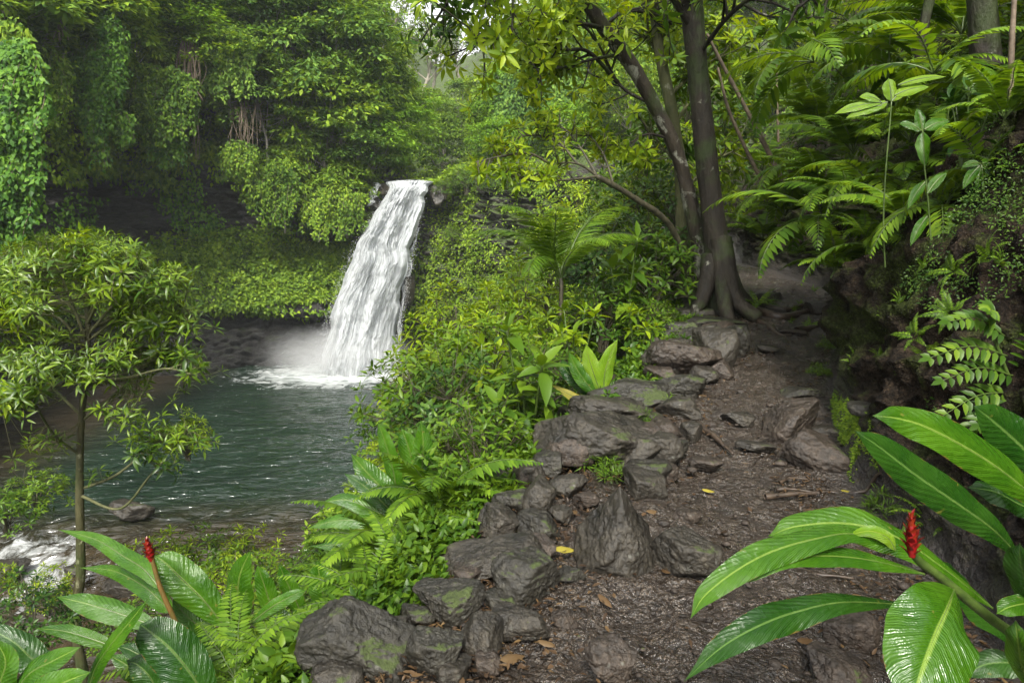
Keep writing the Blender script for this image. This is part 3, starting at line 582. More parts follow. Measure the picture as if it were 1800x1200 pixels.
RK = [
 (640, 1132, 205, 135, 27, 'longest mossy boulder lying aslant at the left end of the rock row', 'rock_moss'),
 (772, 1148, 95, 115, 10, 'squat mossy boulder right beside the long slanting boulder at the bottom edge', 'rock_moss'),
 (788, 1052, 112, 84, -6, 'dark round boulder with pitted face directly below the wide flat boulder', 'rock_moss'),
 (846, 1118, 66, 90, 18, 'small upright brown rock wedged between two round boulders near the bottom', 'rock'),
 (915, 1095, 92, 74, -4, 'smooth dark stone with rounded top sitting in leaf litter below the mossy double boulder', 'rock'),
 (992, 1086, 44, 38, 0, 'little flat pebble-like stone in the litter right of the smooth dark stone', 'rock_brown'),
 (862, 986, 165, 78, -6, 'wide flat-topped grey boulder, paired with the mossy one on its right', 'rock'),
 (932, 1012, 140, 98, 8, 'boulder with bright moss down its right side, below the yellow fallen leaf', 'rock_moss'),
 (876, 916, 84, 74, 4, 'blocky grey boulder at the fern edge above the wide flat boulder', 'rock'),
 (950, 927, 76, 52, 12, 'low angular rock with a mossy ridge beside the blocky grey boulder', 'rock_moss'),
 (942, 872, 54, 80, 24, 'pointed slab leaning right above the low angular rock', 'rock'),
 (1000, 850, 58, 44, -6, 'small dark rock in front of the grassy tuft under the domed boulder', 'rock'),
 (1085, 948, 138, 158, 0, 'tall pyramid-shaped boulder standing alone in the middle of the litter', 'rock'),
 (1130, 852, 88, 62, 14, 'dark overhung rock at the lower right foot of the domed boulder', 'rock'),
 (1060, 772, 215, 128, 10, 'largest domed boulder of the row, its flat grey top sloping right', 'rock'),
 (1085, 722, 160, 58, 9, 'layered slab lying on top behind the domed boulder', 'rock'),
 (1128, 697, 150, 58, 5, 'broad flat slab with moss hanging from its right end', 'rock_moss'),
 (1200, 682, 92, 58, 12, 'rounded rock with mossy flank above the broad flat slab', 'rock_moss'),
 (1108, 668, 84, 26, 0, 'thin flat stone beside the bright upright ginger leaves', 'rock_brown'),
 (1168, 752, 66, 32, 2, 'narrow brown stone in the shadow right of the domed boulder', 'rock_brown'),
 (1216, 727, 38, 34, 0, 'fist-sized upper stone of the dark pair beside the path', 'rock'),
 (1215, 760, 34, 38, 0, 'fist-sized lower stone of the dark pair beside the path', 'rock'),
 (1205, 634, 118, 66, 12, 'big reddish-brown wedge boulder halfway up the path', 'rock_brown'),
 (1250, 612, 76, 84, -4, 'steep grey block joined to the right of the reddish wedge boulder', 'rock'),
 (1288, 598, 44, 62, 0, 'round cushion of a rock fully wrapped in moss beside the path', 'rock_moss'),
 (1200, 584, 92, 42, -4, 'greenish worn rock behind the reddish wedge boulder', 'rock_moss'),
 (1246, 570, 112, 24, 2, 'long thin ledge stone in front of the tree roots', 'rock_moss'),
 (1228, 550, 76, 20, 0, 'pale flat stone at the left foot of the thick tree', 'rock'),
 (1208, 975, 104, 92, 14, 'low wet boulder sunk in the mud right of the pyramid boulder', 'rock'),
 (1300, 738, 54, 30, 8, 'pale shiny stone in the middle of the path', 'rock'),
 (1385, 742, 105, 72, -28, 'triangular slab jutting out of the foot of the earth bank', 'rock_brown'),
 (1412, 692, 66, 28, -8, 'low mossy stone where the earth bank meets the path', 'rock_moss'),
 (1445, 796, 128, 76, 22, 'red-brown rounded lump of rock half buried at the foot of the bank', 'rock_brown'),
 (1242, 815, 52, 26, 6, 'flat stone left of the path centre, below the pale shiny one', 'rock_brown'),
 (1330, 786, 60, 22, 6, 'thin half-buried stone in the path right of the root sliver', 'rock'),
 (1082, 1158, 96, 86, 0, 'round brown boulder cut by the bottom edge in the middle of the path', 'rock_brown'),
 (1486, 1108, 88, 76, -22, 'ridged dark rock below the drooping ginger leaf', 'rock_brown'),
 (1478, 1172, 130, 62, 8, 'wide dull rock at the bottom edge beside the front ginger leaf', 'rock_brown'),
 (1438, 541, 54, 28, 0, 'dark block at the top of the path among the roots', 'rock'),
 (1356, 523, 40, 22, 0, 'small dark stone at the path top beside the fern tuft', 'rock'),
 (944, 802, 56, 36, 0, 'dark flat stone poking from under the left end of the domed boulder', 'rock'),
 (938, 834, 66, 48, 6, 'shadowed rock under the dark flat stone on the fern side', 'rock'),
 (1204, 906, 44, 28, 0, 'small round stone on the muddy path above the low wet boulder', 'rock_brown'),
 (1156, 790, 70, 60, 0, 'black rock deep in the hollow behind the overhung rock', 'rock'),
 (1390, 583, 44, 12, 0, 'thin step stone across the upper path', 'rock_brown'),
 (1350, 612, 40, 12, 8, 'small worn stone set in the upper path left of the step stone', 'rock'),
]
PLN = {12: [(-.85, -.35, .5, .52), (.8, -.3, .45, .56), (.1, -.95, .3, .62), (0, .8, .5, .6), (0, 0, -1, .8), (-.3, -.8, -.5, .8), (.5, -.8, .1, .66)],
       14: [(.28, -.22, .93, .5), (-.85, -.25, .35, .74), (-.3, -.95, .15, .7), (.5, -.8, -.25, .62), (.9, -.2, .1, .9), (0, .8, .3, .8), (-.5, .3, .85, .62), (.2, -.7, -.8, .6), (0, 0, -1, .8)],
       6: [(-.12, -.2, .97, .5), (-.8, -.4, .4, .75), (0, -.9, .35, .7), (.8, -.4, .5, .8), (.2, -.7, -.7, .6), (0, .9, .3, .8), (0, 0, -1, .7)],
       0: [(.1, -.5, .85, .55), (-.9, -.1, .5, .8), (0, -.95, -.1, .66), (.9, -.3, .3, .85), (0, .8, .5, .7), (0, 0, -1, .8)]}
for i, (px, py, w, h, tl, lb, mt) in enumerate(RK):
    rock(planes=PLN.get(i), px=px, py=py, w=w, h=h, tilt=tl, label=lb, mat=mt, seed=100+i*7, yaw=0 if i in PLN else random.Random(i).uniform(-.5, .5), facets=7+i % 3, lev=6 if w > 90 else 5) if True else rock(px, py, w, h, tl, lb, mt, seed=100+i*7, yaw=random.Random(i).uniform(-.5, .5), facets=9 if i != 12 else 6, lev=6 if w > 90 else 5)
FR = [(700, 1110, 70, 60), (735, 1080, 60, 50), (820, 1010, 60, 50), (800, 1180, 70, 60), (880, 1060, 60, 40), (860, 1160, 60, 44), (905, 965, 60, 40), (900, 880, 60, 50), (915, 840, 50, 50), (985, 905, 40, 30), (970, 820, 60, 50), (1010, 790, 90, 70), (1110, 790, 90, 70), (1140, 830, 70, 50),
 (1145, 770, 60, 60), (1185, 715, 60, 50), (1030, 740, 100, 50), (1160, 660, 80, 40), (1170, 640, 70, 50), (1150, 620, 60, 50), (1265, 650, 50, 40), (1185, 610, 70, 40), (1230, 590, 70, 36), (1270, 580, 60, 34), (1190, 560, 70, 26), (1000, 1010, 50, 34), (1030, 880, 40, 28), (1240, 660, 46, 34), (1185, 790, 50, 40), (1175, 830, 46, 34), (600, 1185, 90, 60), (560, 1160, 70, 60), (955, 965, 60, 40)]
rf_ = random.Random(4)
for i, (px, py, w, h) in enumerate(FR):
    b_ = 'bottom' if py > 1040 else ('lower' if py > 900 else ('middle' if py > 740 else 'upper'))
    same = [q for q in FR if ('bottom' if q[1] > 1040 else ('lower' if q[1] > 900 else ('middle' if q[1] > 740 else 'upper'))) == b_]; same.sort(); k_ = same.index((px, py, w, h))
    rock(px, py, w, h, rf_.uniform(-14, 14), 'dark filler stone of the wall, %s from the left in its %s stretch' % (['first', 'second', 'third', 'fourth', 'fifth', 'sixth', 'seventh', 'eighth', 'ninth', 'tenth', 'eleventh', 'twelfth', 'thirteenth'][k_], b_), ['rock', 'rock_moss', 'rock_brown'][i % 3], seed=900+i*3, yaw=rf_.uniform(-1, 1), facets=8, group='filler stones of the boulder wall')
for i in range(22):
    Yb = 3.3+i*.33+rf_.uniform(-.1, .1); X = float(XB(Yb))+rf_.uniform(-.12, .1); w = rf_.uniform(.10, .26); g = Geo(); rock_mesh(g, (0, 0, 0), (w, w*rf_.uniform(.7, 1.2), w*rf_.uniform(.4, .8)), (0, 0, rf_.uniform(0, 6)), 1300+i, 4, 8, .03)
    o = g.build('rock', M[['rock_moss', 'rock_brown', 'rock'][i % 3]]); o.location = (X, Yb, float(H(X, Yb))+w*.1); tag(o, '%s stone along the foot of the earth bank, %s counting away from the viewer' % (['mossy', 'brown', 'dark'][i % 3], ['first', 'second', 'third', 'fourth', 'fifth', 'sixth', 'seventh', 'eighth', 'ninth', 'tenth', 'eleventh', 'twelfth', 'thirteenth', 'fourteenth', 'fifteenth', 'sixteenth', 'seventeenth', 'eighteenth', 'nineteenth', 'twentieth', 'twenty-first', 'twenty-second'][i]), 'rock', 'stones along the foot of the bank')
# rocks at the outflow and on the far shore
for i, (px, py, w, h, Y, lb) in enumerate([
 (232, 893, 62, 34, 18.6, 'dark rock with water pouring over it at the pool outflow'),
 (15, 1000, 60, 44, 16.4, 'brown boulder in the rapids at the left edge'),
 (225, 1035, 80, 36, 15.2, 'black wet rock below the white rapids'),
 (690, 718, 44, 12, 32, 'low shoreline rock with a rim of foam in front of the right shrubs'),
 (130, 1000, 40, 18, 16.0, 'small rock splitting the white rapids'),
 (300, 985, 60, 26, 16.4, 'low rock on the lip of the outflow right of the rapids'),
 (682, 336, 34, 26, 45.9, 'black wet rock splitting the water at the left of the falls lip'), (770, 344, 30, 40, 46.0, 'mossy rock knob at the right end of the falls lip'), (716, 508, 22, 60, 43.9, 'dark ledge rock poking out of the right side of the falls'), (652, 352, 36, 40, 45.8, 'dark rock under the thin left trickle of the falls')]):
    rock(px, py, w, h, 4, lb, 'rock', seed=500+i, Y=Y, group='rocks standing in the pool')
FS = [(20, 690), (75, 672), (120, 700), (165, 668), (330, 648), (372, 640), (410, 641), (452, 638), (500, 640), (540, 636), (742, 640), (765, 648)]
for i, (px, py) in enumerate(FS):
    Y = 7.9*FPX/(py-430)*1.0
    o = rock(px, py, 34+(i*13) % 22, 12+(i*7) % 7, 0, 'low dark shore rock, %s' % ('%s from the left edge of the photo' % ['first', 'second', 'third', 'fourth'][i] if i < 4 else ('%s of six between small tree and falls' % ['first', 'second', 'third', 'fourth', 'fifth', 'last'][i-4] if i < 10 else ('right of the falls beside the foam' if i == 10 else 'right of the falls farther from the foam'))),
         'cliff', seed=600+i, Y=Y, group='rocks along the far shore', lev=4)

# pebbles, mud clods and leaf litter
def surf_pts(rng, n, xf, y0, y1, p=1.0):
    Y = y0*(y1/y0)**rng.random(n); X = xf(Y, rng.random(n)); return np.stack([X, Y, H(X, Y)], 1)
def inpath(Y, u): return XL(Y)-.15+(XB(Y)-XL(Y)+.15)*u
rng = np.random.default_rng(11)
g = Geo(); D1, F1 = ico(1)
pp = surf_pts(rng, 1500, inpath, 1.3, 11)
for p in pp:
    s = rng.uniform(.004, .016)*(1+(rng.random() < .05)*1.8); V = D1*rng.uniform(.7, 1.2, (len(D1), 1))*s*[1.3, 1, .55]; a = rng.uniform(0, 6.28)
    V = V@np.array([[math.cos(a), math.sin(a), 0], [-math.sin(a), math.cos(a), 0], [0, 0, 1]]); g.add(V+p+[0, 0, rng.uniform(-.3, .35)*s+.008], [F1])
tag(g.build('pebbles', M['rock_brown']), 'small pebbles and mud clods scattered over the path', 'pebbles', kind='stuff')
g = Geo()
def edgep(Y, u):
    side = rng.random(len(Y)) < .72; a = np.abs(rng.normal(0, .42, len(Y)))
    return np.where(side, XL(Y)-.1+a, XB(Y)-a*.7)
pp = surf_pts(rng, 9000, edgep, 1.4, 10); nn = rvec(rng, len(pp))*.35+[0, 0, 1]
leaves(g, pp+[0, 0, .014], rvec(rng, len(pp))*[1, 1, .25], nn, rng.uniform(.012, .05, len(pp)), rng.uniform(.004, .022, len(pp)), rng.uniform(-.3, .4, len(pp)), .3, 'lance')
tag(g.build('leaf_litter', M['litter']), 'brown leaf litter and twig scraps along the path edges', 'leaf litter', kind='stuff')
# single fallen leaves
FL = [(992, 971, 40, 'yellow_leaf', 10, 'curled yellow leaf fallen beside the mossy boulder'), (902, 1164, 50, 'brown_leaf', 30, 'big dry brown leaf lying at the bottom left of the path'),
      (960, 962, 22, 'yellow_leaf', 50, 'small yellowish leaf just left of the curled yellow leaf'), (1416, 1134, 36, 'brown_leaf', 20, 'tan leaf on the mud below the drooping ginger leaves'),
      (1470, 1118, 24, 'yellow_leaf', 80, 'crumpled yellow leaf lying on the ridged dark rock'), (1395, 1105, 26, 'brown_leaf', -40, 'small brown leaf under the long glossy ginger leaf'),
      (1245, 868, 22, 'yellow_leaf', 0, 'yellow scrap of leaf in the middle of the path'), (1063, 1062, 34, 'brown_leaf', -60, 'dull brown leaf on edge right of the little flat stone'),
      (1150, 905, 30, 'brown_leaf', 15, 'brown leaf lodged right of the pyramid boulder'), (1010, 905, 28, 'brown_leaf', 60, 'reddish dry leaf between the pyramid boulder and the leaning slab'),
      (1240, 700, 26, 'brown_leaf', 0, 'orange-brown leaf on the path edge right of the mossy flank rock'), (1170, 1010, 30, 'brown_leaf', 100, 'dark leaf in the mud below the pyramid boulder'),
      (1490, 870, 22, 'yellow_leaf', -10, 'yellowish leaf beside the thin roots crossing the path'), (960, 1140, 30, 'brown_leaf', -20, 'pale brown leaf right of the smooth dark stone')]
for i, (px, py, L, mt, an, lb) in enumerate(FL):
    b = hit(px, py); L = L/FPX*b[1]*1.15; a = R(an); g = Geo()
    leaves(g, [b*0], [[math.cos(a), math.sin(a), .1]], [[.1, -.3, 1]], L, L*.42, .35, -.5, 'broad')
    o = g.build('fallen_leaf', M[mt]); o.location = Vector(b)+Vector((-math.cos(a)*L/2, -math.sin(a)*L/2, .03)); tag(o, lb, 'leaf', 'single leaves fallen on the path')

# roots on the path
def groot(pts, r0, r1, label, n=26, lift=.25):
    W = np.array([hit(px, py) for px, py in pts]); W[:, 2] += r0*lift; c = spline(W, n); c[:, 2] = np.maximum(c[:, 2], H(c[:, 0], c[:, 1])+r0*.1)
    c = c+fbm(c*6, 2, 3)[:, None]*[0, .01, .012]
    g = Geo(); tube(g, c, np.linspace(r0, r1, n), 8, 0, .3, int(pts[0][0]))
    tag(g.build('surface_root', M['root']), label, 'root', 'roots crossing the path')
groot([(1345, 876), (1400, 872), (1455, 868), (1530, 866), (1560, 850)], .017, .008, 'lowest of the three thin roots crossing the path, reaching farthest right')
groot([(1364, 862), (1400, 861), (1450, 868)], .014, .006, 'middle one of the three thin roots crossing the path')
groot([(1370, 851), (1390, 845), (1420, 843)], .012, .005, 'shortest and topmost of the three thin roots crossing the path')
groot([(1330, 548), (1372, 560), (1410, 552), (1450, 540), (1480, 536)], .06, .03, 'thick root arching over the top of the path left of the dark block')
groot([(1400, 583), (1430, 577), (1465, 566), (1490, 556)], .045, .03, 'smooth brown root rising to the bank right across the top of the path')
groot([(1320, 560), (1345, 572), (1370, 590), (1390, 592)], .045, .015, 'root running down the path from the foot of the thick tree')
groot([(1340, 540), (1380, 545), (1420, 535)], .05, .025, 'dark root behind the arching one at the path top')
groot([(1230, 748), (1262, 775), (1288, 798)], .022, .01, 'pale split root sliver slanting down the path left of centre')
groot([(1400, 1003), (1440, 1012), (1500, 1018)], .010, .005, 'thin wet root in the mud below the upper ginger leaves')

# ------------------------------------------------------------------ the two big trees beside the path
def px_path(pts, n): return spline(np.array([P(*p) for p in pts]), n)
def limb_with_leaves(parent, rng, pts, r0, r1, mat, leafm, twigs, tw_len, wL, wW, n_l=9, a0=35, a1=95, twig_up=.1, lev=1, name='limb', leafname='foliage', n=26, start=.25, spread=55, droop=.25):
    c = px_path(pts, n) if len(pts[0]) == 3 and not isinstance(pts, np.ndarray) else pts
    g = Geo(); tube(g, c, np.linspace(r0, r1, len(c)), 7, 0, .12, 5); tips = []
    T = norm(np.gradient(c, axis=0)); 
    for j in range(twigs):
        f = start+(1-start)*(j+rng.random()*.8)/twigs; i = min(int(f*(len(c)-1)), len(c)-2)
        ax = T[i]; e1 = norm(np.cross(ax, [.1, .2, 1])); e2 = np.cross(ax, e1); a = rng.uniform(0, 6.28); th = R(spread)*rng.uniform(.6, 1.3)
        grow(rng, c[i], ax*math.cos(th)+(e1*math.cos(a)+e2*math.sin(a))*math.sin(th), tw_len*rng.uniform(.6, 1.2), r1*.8+.004, lev, g, tips, (2, 3), twig_up, 45, .12, 4, .6)
    tips.append((c[-1], T[-1], 0))
    lb = g.build(name, M[mat], parent)
    gl = Geo(); whorls(gl, rng, [t[0] for t in tips], [norm(t[1]+[0, 0, .35]) for t in tips], n_l, wL, wW, a0, a1, droop)
    gl.build(leafname, M[leafm], lb)
def origin_thing(name, label, cat, loc, group=None):
    return thing(name, label, cat, (0, 0, 0), 0, group)
rng = np.random.default_rng(21)
bt = thing('big_tree', 'thick dark-barked tree with flaring roots at the left edge of the path top', 'tree', (0, 0, 0))
YT = 9.0
tr = px_path([(1272, 560, YT), (1266, 500, YT), (1256, 400, YT), (1244, 300, YT), (1230, 160, YT), (1217, 20, YT), (1206, -140, YT), (1190, -420, YT)], 90)
g = Geo(); tt = np.linspace(0, 1, 90); rr = np.interp(tt, [0, .06, .14, .3, .5, .8, 1], [.31, .215, .175, .155, .142, .13, .105]); tube(g, tr, rr, 26, 0, .10, 3); trunk = g.build('trunk', M['bark'], bt)
def hang_root(parent, pts, r0, r1, name='root'):
    c = spline(np.array([P(*p) for p in pts]), 24); g = Geo(); tube(g, c, np.linspace(r0, r1, 24), 10, 0, .2, int(pts[0][0])); g.build(name, M['bark'], parent)
hang_root(bt, [(1268, 420, 8.9), (1278, 480, 8.75), (1296, 530, 8.6), (1332, 560, 8.45)], .15, .09)
hang_root(bt, [(1262, 440, 8.85), (1270, 500, 8.7), (1276, 545, 8.5), (1288, 580, 8.3)], .13, .06)
hang_root(bt, [(1252, 450, 8.9), (1240, 510, 8.8), (1222, 548, 8.7), (1205, 570, 8.6)], .13, .05)
hang_root(bt, [(1276, 470, 9.1), (1300, 520, 9.1), (1335, 545, 9.1), (1380, 552, 9.0)], .12, .05)
limb_with_leaves(bt, rng, [(1222, 60, 9), (1150, -40, 8.6), (1040, -60, 8), (930, -30, 7.4), (850, 12, 7)], .045, .018, 'bark', 'lime', 16, .7, .17, .055, 8, twig_up=-.15)
limb_with_leaves(bt, rng, [(1226, 100, 9), (1290, 20, 8.4), (1380, -30, 8), (1480, -10, 7.6)], .032, .018, 'bark', 'mid', 18, .9, .16, .055, 9, twig_up=-.1)
limb_with_leaves(bt, rng, [(1216, 0, 9), (1190, -90, 8), (1250, -200, 6.5), (1350, -320, 5.5)], .08, .02, 'bark', 'mid', 12, 1.1, .16, .055, 9)
limb_with_leaves(bt, rng, [(1210, -80, 9), (1330, -200, 7.5), (1500, -300, 6), (1700, -340, 5)], .08, .02, 'bark', 'mid', 13, 1.2, .16, .06, 10)
limb_with_leaves(bt, rng, [(1200, -200, 9), (1100, -330, 7.5), (1200, -600, 5.5), (1500, -900, 4.5)], .08, .02, 'bark', 'mid', 13, 1.2, .16, .06, 10)
limb_with_leaves(bt, rng, [(1210, -80, 9), (1420, -160, 9.5), (1600, -220, 10), (1850, -200, 10.5)], .08, .02, 'bark', 'mid', 16, 1.3, .16, .06, 10)
lt = thing('leaning_tree', 'slimmer mottled tree leaning left across the thick dark one', 'tree', (0, 0, 0))
c = px_path([(1246, 520, 9.35), (1232, 440, 9.35), (1214, 360, 9.3), (1190, 270, 9.2), (1152, 190, 9.1), (1112, 118, 9.0), (1062, 50, 8.9), (1020, -20, 8.8), (960, -140, 8.6), (880, -330, 8.4)], 90)
g = Geo(); tube(g, c, np.interp(tt, [0, .1, .5, 1], [.16, .105, .095, .075]), 20, 0, .12, 8); g.build('trunk', M['bark_pale'], lt)
limb_with_leaves(lt, rng, [(1062, 50, 8.9), (1010, 40, 8.4), (950, 30, 7.9), (880, 60, 7.5), (825, 62, 7.2)], .03, .010, 'bark', 'lime', 14, .55, .17, .055, 8, twig_up=-.2)
limb_with_leaves(lt, rng, [(1098, 95, 9.0), (1040, 105, 8.6), (980, 120, 8.2), (930, 110, 7.8)], .022, .009, 'bark', 'lime', 13, .5, .15, .05, 9, twig_up=0)
limb_with_leaves(lt, rng, [(1150, 185, 9.1), (1090, 150, 9.0), (1040, 60, 8.8), (960, 10, 8.5)], .024, .010, 'bark', 'lime', 14, .6, .16, .05, 9)
limb_with_leaves(lt, rng, [(1085, 145, 9.0), (1035, 92, 8.6), (990, 88, 8.3), (955, 75, 8.0)], .03, .01, 'bark', 'lime', 12, .45, .15, .05, 9, twig_up=0)
limb_with_leaves(lt, rng, [(1180, 245, 9.2), (1140, 236, 9.0), (1110, 250, 8.9), (1085, 262, 8.8)], .02, .009, 'bark', 'lime', 8, .4, .15, .05, 9)
limb_with_leaves(lt, rng, [(1020, -20, 8.8), (900, -60, 8), (800, -20, 7.5), (785, 8, 7.3)], .04, .012, 'bark', 'dark', 14, .45, .15, .06, 8, twig_up=-.2)
limb_with_leaves(lt, rng, [(1060, 50, 8.9), (1100, 20, 9.3), (1160, 30, 9.8), (1200, 60, 10)], .03, .012, 'bark', 'lime', 16, .7, .15, .05, 9)
st = thing('slim_tree', 'thin green-barked tree rising between the leaning trunk and the thick trunk', 'tree', (0, 0, 0))
c = px_path([(1205, 520, 10), (1200, 420, 10), (1196, 300, 10), (1180, 190, 10), (1163, 110, 10), (1150, 20, 10), (1140, -100, 10)], 60)
g = Geo(); tube(g, c, np.linspace(.1, .06, 60), 12, 0, .1, 4); g.build('trunk', M['bark_green'], st)
for q, (a, b) in enumerate([((1168, 130), (1130, 60)), ((1185, 220), (1250, 150)), ((1175, 170), (1290, 90)), ((1196, 300), (1150, 260)), ((1198, 340), (1300, 260)), ((1160, 90), (1230, -20))]):
    limb_with_leaves(st, rng, [(a[0], a[1], 10), ((a[0]+b[0])/2, (a[1]+b[1])/2-12, 10.2), (b[0], b[1], 10.3)], .03, .01, 'bark_green', ['lime', 'mid'][q % 2], 13, .65, .16, .055, 9)

# ------------------------------------------------------------------ small tree at the left edge
tl = thing('small_tree', 'slender young tree with glossy green crown standing before the pool on the left', 'tree', (0, 0, 0))
YS = 8.0
gz = PZ+.2
base = P(140, 430, YS); 
c = np.vstack([[base[0]-.02, YS, -6.6], P(140, 1150, YS), P(142, 1000, YS), P(140, 850, YS), P(143, 740, YS), P(152, 640, YS), P(155, 560, YS), P(150, 480, YS), P(148, 430, YS)])
c = spline(c, 70); g = Geo(); tube(g, c, np.interp(np.linspace(0, 1, 70), [0, .45, .8, 1], [.07, .042, .03, .010]), 10, 0, .1, 6); g.build('trunk', M['bark_mossy'], tl)
LB = [((143, 740), (200, 690), (250, 640), (285, 600)), ((140, 860), (205, 830), (275, 770), (330, 740)), ((140, 870), (210, 890), (262, 830), (285, 800)), ((143, 730), (105, 690), (60, 640), (25, 600)),
      ((141, 800), (95, 760), (60, 700), (35, 660)), ((150, 660), (200, 600), (240, 560), (290, 545)), ((153, 640), (185, 560), (225, 500), (262, 470)), ((152, 620), (110, 560), (70, 520), (30, 500)),
      ((152, 600), (130, 530), (95, 490), (60, 470)), ((153, 570), (180, 500), (200, 450), (215, 430)), ((153, 560), (145, 490), (140, 440), (145, 415)), ((153, 590), (90, 600), (40, 580), (-30, 560)),
      ((152, 610), (60, 540), (0, 490), (-60, 470)), ((153, 580), (230, 530), (280, 500), (320, 490)), ((150, 670), (220, 660), (290, 640), (335, 645)), ((152, 600), (120, 500), (105, 450), (95, 430)), ((152, 600), (210, 560), (250, 600), (270, 620)),
      ((153, 560), (190, 480), (240, 455), (280, 450)), ((153, 560), (100, 520), (50, 460), (20, 450)), ((152, 620), (90, 640), (40, 660), (0, 690)), ((153, 590), (200, 520), (230, 490), (300, 530))]
for q, L in enumerate(LB):
    L = [(x, y if k == 0 else y+(48 if y < 560 else 12)*k/3) for k, (x, y) in enumerate(L)]
    dy = [0, .5, -.5, .9, -.9][q % 5]
    sparse = q in (1, 2, 3, 4, 0, 14)
    limb_with_leaves(tl, rng, [(x, y, YS+dy*(k/3)) for k, (x, y) in enumerate(L)], .02, .008, 'bark_green', 'lime' if q % 3 == 1 and not sparse else 'glossy', 3 if sparse else 4, .3, .14, .04, 9, 30, 100, .1, name='branch', start=.7 if sparse else .4, droop=.35)

r_ = np.random.default_rng(71); gt, gl1, gl2 = Geo(), Geo(), Geo(); tips1, tips2 = [], []
LP = np.vstack([px_path([(x, y+(48 if y < 560 else 12)*k/3, YS) for k, (x, y) in enumerate(L)], 10) for L in LB])
def clump(cx, cy_, rx, ry, n, dep, hollow=.35):
    nc = max(2, n//15); ca = r_.uniform(0, 6.28, nc); cq = r_.uniform(hollow, 1.05, nc)**.7; cen = np.stack([cx+rx*cq*np.cos(ca), cy_+ry*cq*np.sin(ca), r_.normal(0, dep, nc)], 1)
    for k in range(n):
        e = cen[k % nc]; x = e[0]+r_.normal(0, 20); y = e[1]+r_.normal(0, 10)-abs(r_.normal(0, 4))
        p = P(x, y, YS+e[2]+r_.normal(0, .15)); j = int(np.argmin(((LP-p)**2).sum(1))); h = LP[j]
        tube(gt, spline([h, (h+p)/2+[0, 0, -.04], p], 5), np.linspace(.006, .003, 5), 4, cap=False); (tips1 if (y < cy_ and r_.random() < .42) else tips2).append((p, norm((p-h)*.6+np.array([0, 0, .5]))))
clump(150, 545, 185, 115, 430, .6); clump(150, 450, 90, 40, 130, .4); clump(60, 500, 110, 70, 170, .5); clump(275, 520, 65, 60, 100, .4); clump(30, 600, 90, 50, 60, .5)
clump(290, 635, 55, 34, 34, .3, 0); clump(225, 690, 45, 26, 16, .3, 0); clump(325, 650, 30, 24, 14, .3, 0); clump(285, 790, 60, 34, 26, .3, 0); clump(320, 760, 30, 14, 8, .2, 0); clump(60, 700, 70, 40, 34, .3, 0); clump(100, 660, 80, 40, 50, .5, 0); clump(230, 620, 90, 45, 60, .4, 0); clump(215, 730, 50, 26, 20, .3, 0); clump(95, 780, 40, 26, 16, .2, 0); clump(180, 840, 26, 14, 6, .1, 0)
whorls(gl1, r_, [q[0] for q in tips1], [q[1] for q in tips1], 7, .12, .026, 20, 88, .4); whorls(gl2, r_, [q[0] for q in tips2], [q[1] for q in tips2], 7, .125, .028, 22, 90, .45)
gt.build('twigs', M['bark_green'], tl); gl1.build('foliage', M['mid'], tl); gl2.build('foliage', M['glossy'], tl)

# ------------------------------------------------------------------ big leaves (ginger)
def big_leaf(name, pts, hw, mat, parent, up=(0, -.3, 1), ripple=.05, cup=.12, na=44, nb=13, petiole=0, seed=0, peak=.45):
    """pts: (px,py,Y) from base to tip; hw: half width in px at the middle"""
    W = np.array([P(*p) for p in pts]); c = spline(W, na); T = norm(np.gradient(c, axis=0)); up = norm(np.array(up, float))
    S = norm(np.cross(T, up)); N = np.cross(S, T); t = np.linspace(0, 1, na); tp = t**(math.log(.5)/math.log(peak))
    w = np.sin(np.pi*np.clip(tp, 0, 1))**.72*np.interp(t, [0, .85, 1], [1, .92, .35]); w[0] = .03; w[-1] = 0.0
    Ym = np.mean([p[2] for p in pts]); hw = hw/FPX*Ym
    s = np.linspace(-1, 1, nb); rr = np.random.default_rng(abs(seed+int(pts[0][0]*3+pts[-1][1])))
    ph = rr.uniform(0, 6.28, 4)
    edge = np.sin(t[:, None]*9+ph[0]+(s > 0)[None]*2)*.6+np.sin(t[:, None]*21+ph[1]+(s > 0)[None])*.4
    z = hw*(-cup*(np.abs(s)[None]**2)*2+np.minimum(np.abs(s), .12)[None]*.9+ripple*edge*np.abs(s)[None]**2*3)*np.maximum(w, .05)[:, None]
    V = c[:, None]+S[:, None]*(hw*w[:, None]*s[None])[..., None]+N[:, None]*z[..., None]
    uv = np.stack(np.broadcast_arrays(t[:, None]*.96+.02, (s[None]+1)/2), -1).reshape(-1, 2)
    g = Geo(); g.add(V.reshape(-1, 3), [grid_faces(na, nb)], 0, uv)
    # midrib ridge
    tube(g, c-N*.0015, np.interp(t, [0, 1], [.0045, .0008])*np.clip(Ym/2, .7, 1.6), 6, 1)
    o = g.build(name, [M[mat], M['greenstem']], parent); return o
